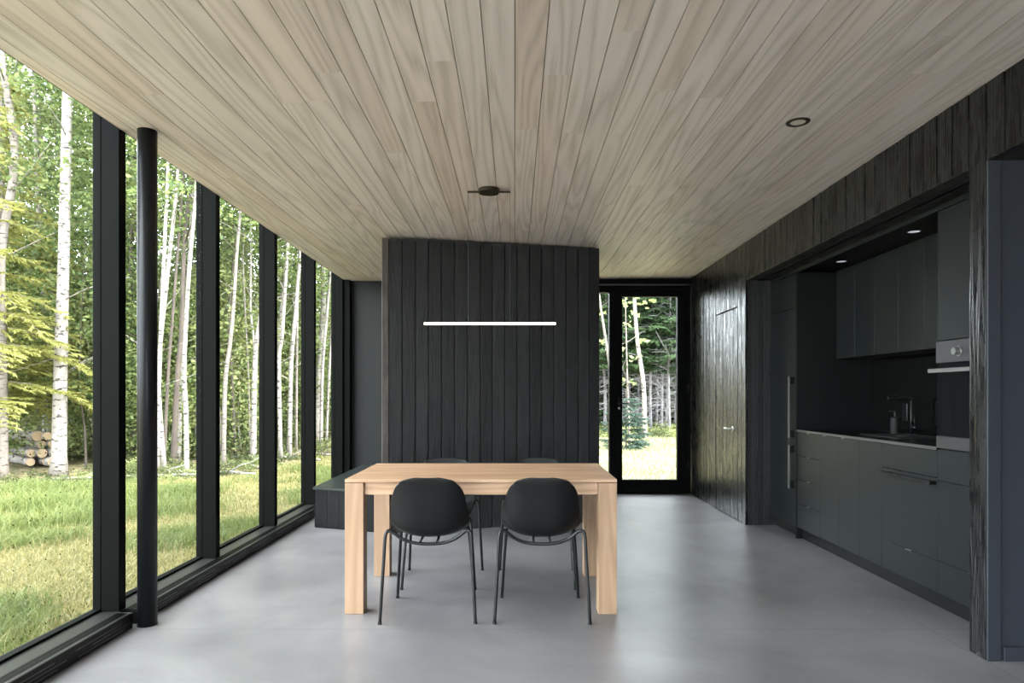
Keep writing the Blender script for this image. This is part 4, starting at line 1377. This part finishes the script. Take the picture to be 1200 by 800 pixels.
tree_px([(724, 520), (716, 440), (704, 360)], 0.06, GR, 'grey sapling with bright leaves beside the door\'s lock stile', None, 0.2, name='young_maple', ztop=5)
lc = leaf_cloud('overhanging_leaves', [(nrg.normal() * 0.5, nrg.normal() * 0.5, 2.6 + nrg.uniform(-1.0, 1.9)) for _ in range(20)], 7, 0.08, 0.075, M['leaf_pale'], 0.4)
t = tree_px([(738, 520), (735, 440), (733, 360)], 0.03, GR, 'young broad-leaved tree with large light leaves left of the leaning birch', None, 0, name='young_maple', ztop=5, branches=4)
o = bpy.data.objects.new('foliage', lc); link(o, t)
for k, (px, py) in enumerate(((763, 432), (791, 450), (772, 415))):
    p = px_to(px, py, 21.5)
    me = leaf_cloud('dead_sprig', [(0, 0, 0), (0.06, 0, 0.07), (-0.05, 0, -0.08), (0, 0, 0.15 if k == 1 else 0.04), (0.02, 0, -0.16)], 14, 0.06, 0.05, M['rust'])
    o = link(bpy.data.objects.new('rust_sprig', me), bpy.data.objects['spruce_tree'])
    bpy.data.objects['spruce_tree']
    o.location = p - Vector(bpy.data.objects['spruce_tree'].location)

# undergrowth: individual shrubs along the wood's edge and deeper
nb_ = 0
shrub_lab = ['low leafy shrub in the undergrowth at the edge of the wood', 'low leafy shrub in the undergrowth deeper in the wood']
for i in range(190):
    if i < 78: s = try_spot(0.1, 2.8, 0.33, -0.86, -0.24, (9, 22)); deep = 0
    elif i < 128: s = try_spot(2.5, 9.0, 0.5, -0.86, -0.24, (12, 30)); deep = 1
    else: s = try_spot(0.0, 4.0, 0.4, 0.05, 0.34, (20, 27)); deep = 2
    if not s or (-10.2 < s[0] < -7.3 and 10.8 < s[1] < 13.8): continue
    o = bpy.data.objects.new('forest_shrub', bushes[i % 3])
    sc_ = rng.uniform(0.22, 0.5) if deep == 0 else (rng.uniform(0.4, 1.0) if deep == 1 else rng.uniform(0.4, 0.7))
    o.location = (s[0], s[1], terrain(*s) - 0.02); o.scale = (sc_, sc_, sc_); o.rotation_euler = (0, 0, rng.uniform(0, 6.28))
    link(o)
    tag(o, ['low leafy shrub in the undergrowth where lawn meets wood', 'leafy shrub in the undergrowth deeper in the wood', 'low shrub at the edge of the spruces beyond the garden door'][deep], 'shrub', ['shrubs where lawn meets wood', 'shrubs deeper in the wood', 'shrubs beyond the garden door'][deep])

# log pile left of the thick birch
def log_mesh(L, r, seed):
    rr = random.Random(seed)
    bm = bmesh.new()
    n = 18
    rings = []
    for i in range(7):
        y = L * i / 6
        rings.append([bm.verts.new((math.cos(2 * math.pi * k / n) * r * (1 + 0.05 * math.sin(3 * k + seed)) , y, math.sin(2 * math.pi * k / n) * r * (1 + 0.04 * math.cos(2 * k + i)))) for k in range(n)])
    for a, b in zip(rings, rings[1:]):
        for k in range(n): bm.faces.new((a[k], a[(k + 1) % n], b[(k + 1) % n], b[k]))
    f1 = bm.faces.new(rings[0]); f2 = bm.faces.new(rings[-1])
    f1.material_index = 1; f2.material_index = 1
    return bm
rows = [(0, 3), (1, 3), (2, 2), (3, 2)]
ly0 = 12.35
gzl = terrain(-8.5, ly0)
li = 0
lognames = {0: 'bottom row', 1: 'second row', 2: 'third row', 3: 'top row'}
poss = {3: ['left', 'middle', 'right'], 2: ['left', 'right']}
for row, cnt in rows:
    for k in range(cnt):
        r = 0.082 + 0.01 * ((li * 7) % 3 - 1)
        x = -8.72 + (k - (cnt - 1) / 2) * 0.19
        z = gzl + 0.09 + row * 0.158
        bm = log_mesh(1.3, r, li)
        for f in bm.faces:
            pass
        o = finish('birch_log', bm, M['birch'] if (li % 3 != 1) else M['grey_bark'])
        o.data.materials.append(M['log_end'])
        for p in o.data.polygons:
            if len(p.vertices) > 4: p.material_index = 1
            else: p.use_smooth = True
        o.location = (x, ly0 + rng.uniform(-0.1, 0.1), z)
        o.rotation_euler = (0, 0, math.radians(52 + rng.uniform(-5, 5)))
        tag(o, 'cut birch log with sawn end in the log pile, %s, %s' % (lognames[row], poss[cnt][k]), 'log', 'cut logs stacked beside the thick birch')
        li += 1

# a few fallen limbs lying at the edge of the wood
fl_lab = ['nearest the round column', 'between first and second post', 'between second and third post', 'in the third bay, nearer the grass', 'in the third bay, deeper', 'near the fourth post', 'right of the thick birch', 'near the back corner']
for i, (px, py) in enumerate(((186, 560), (222, 556), (268, 556), (290, 549), (300, 541), (340, 540), (98, 563), (378, 533))):
    Yc = (EYE - GZ) * F / (py - CY); Xc = (px - CX) * Yc / F
    rr = random.Random(500 + i); a = rr.uniform(-0.5, 0.5); L = rr.uniform(0.4, 0.8)
    bm = bmesh.new()
    P = []
    for k in range(5):
        q = -1 + k * 0.5; x_, y_ = Xc + math.cos(a) * L * q, Yc + math.sin(a) * L * q
        P.append((x_ - Xc, y_ - Yc + rr.uniform(-.05, .05), terrain(x_, y_) + 0.03 + rr.uniform(0, .03)))
    tube(bm, spline(P, 3), 0.022, 7)
    tube(bm, [P[2], (P[2][0] + 0.15, P[2][1] + 0.1, P[2][2] + 0.1), (P[2][0] + 0.35, P[2][1] + 0.15, P[2][2] + 0.16)], [0.014, 0.01, 0.004], 6)
    o = finish('fallen_branch', bm, M['birch'] if i % 2 else M['dead'], None, True)
    o.location = (Xc, Yc, 0)
    tag(o, 'pale fallen branch at the wood edge, ' + fl_lab[i], 'branch', 'fallen branches at the wood edge')

# grass blades: lawn and taller green tufts
def blades(name, X, Y, H, W, mat, lean=0.5):
    n = len(X)
    Z = np.array([terrain(a, b) for a, b in zip(X, Y)]) - 0.005
    a = nrg.uniform(0, 2 * math.pi, n)
    dx, dy = np.cos(a), np.sin(a)
    b = nrg.uniform(0, 2 * math.pi, n)
    ln = nrg.uniform(0.1, lean, n) * H
    P = np.empty((n, 5, 3))
    for i, (t, w, l) in enumerate(((0, 1, 0), (0, -1, 0), (0.55, 0.8, 0.3), (0.55, -0.8, 0.3), (1, 0, 1))):
        P[:, i, 0] = X + dx * W * w * 0.5 + np.cos(b) * ln * l
        P[:, i, 1] = Y + dy * W * w * 0.5 + np.sin(b) * ln * l
        P[:, i, 2] = Z + H * t * (1 - 0.15 * l)
    me = bpy.data.meshes.new(name)
    me.vertices.add(n * 5); me.vertices.foreach_set('co', P.reshape(-1).astype(np.float32))
    base = np.arange(n)[:, None] * 5
    idx = np.concatenate([base + np.array([[0, 1, 3, 2]]), base + np.array([[2, 3, 4]])], axis=1).reshape(-1)
    me.loops.add(n * 7); me.loops.foreach_set('vertex_index', idx.astype(np.int32))
    st = (np.arange(n)[:, None] * 7 + np.array([[0, 4]])).reshape(-1)
    me.polygons.add(n * 2); me.polygons.foreach_set('loop_start', st.astype(np.int32)); me.polygons.foreach_set('loop_total', np.tile([4, 3], n).astype(np.int32))
    me.update(calc_edges=True)
    me.materials.append(mat)
    return me
def lawn_points(n, ymax, yr, kr):
    Y = yr[0] + (yr[1] - yr[0]) * nrg.uniform(0, 1, n * 3) ** 1.3
    K = nrg.uniform(kr[0], kr[1], n * 3)
    X = K * Y
    m = (Y < np.interp(X, EX, EY) + 0.2) & ~((X > -2.28) & (Y < 8.4))
    return X[m][:n], Y[m][:n]
X1, Y1 = lawn_points(110000, 0, (2.3, 19), (-1.0, -0.2))
X2, Y2 = lawn_points(26000, 0, (8.4, 21.5), (0.05, 0.38))
X, Y = X1, Y1
sel = np.array([mnoise.noise(Vector((a * 0.9, b * 0.9, 5))) for a, b in zip(X, Y)])
tall = sel + nrg.normal(size=len(X)) * 0.1
H = np.where(tall > 0.18, nrg.uniform(0.07, 0.15, len(X)), nrg.uniform(0.03, 0.075, len(X)))
Wd = 0.004 + 0.0009 * Y * 0.7
lo_ = tall <= 0.22
o = link(bpy.data.objects.new('lawn_grass', blades('lawn_grass', X[lo_], Y[lo_], H[lo_], Wd[lo_], M['grass'], 1.2)))
tag(o, 'short dry yellow-green meadow grass outside the windows', 'grass', kind='stuff')
hi_ = ~lo_
o = link(bpy.data.objects.new('tuft_grass', blades('tuft_grass', X[hi_], Y[hi_], H[hi_] * 1.2, Wd[hi_], M['tuft'], 1.0)))
tag(o, 'taller green grass patches in the meadow', 'grass', kind='stuff')
Hb = nrg.uniform(0.04, 0.11, len(X2))
M['grass_pale'] = leafmat('painted_sunlit_blades', (0.12, 0.145, 0.065), (0.32, 0.33, 0.19), 0.4, 0.0)  # paler copy of the lawn colour: glare and whiter bounce light painted in
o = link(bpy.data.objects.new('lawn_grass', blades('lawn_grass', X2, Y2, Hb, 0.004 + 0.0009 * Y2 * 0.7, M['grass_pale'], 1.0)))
tag(o, 'pale sunlit grass beyond the garden door', 'grass', kind='stuff')
# big tufts in front of the logs
TXs, TYs = [], []
for px, py, sp_ in ((20, 600, 0.25), (50, 590, 0.35), (75, 596, 0.25), (100, 612, 0.22), (5, 622, 0.2), (35, 578, 0.3), (200, 600, 0.3), (180, 585, 0.3), (215, 580, 0.3)):
    Yc = (EYE - GZ) * F / (py - CY); Xc = (px - CX) * Yc / F
    TXs.append(nrg.normal(Xc, sp_, 900)); TYs.append(nrg.normal(Yc, sp_, 900))
TXs = np.concatenate(TXs); TYs = np.concatenate(TYs)
o = link(bpy.data.objects.new('tall_grass', blades('tall_grass', TXs, TYs, nrg.uniform(0.10, 0.26, len(TXs)), np.full(len(TXs), 0.009), M['tuft'], 0.9)))
tag(o, 'tall bright green grass clumps in front of the log pile', 'grass', kind='stuff')
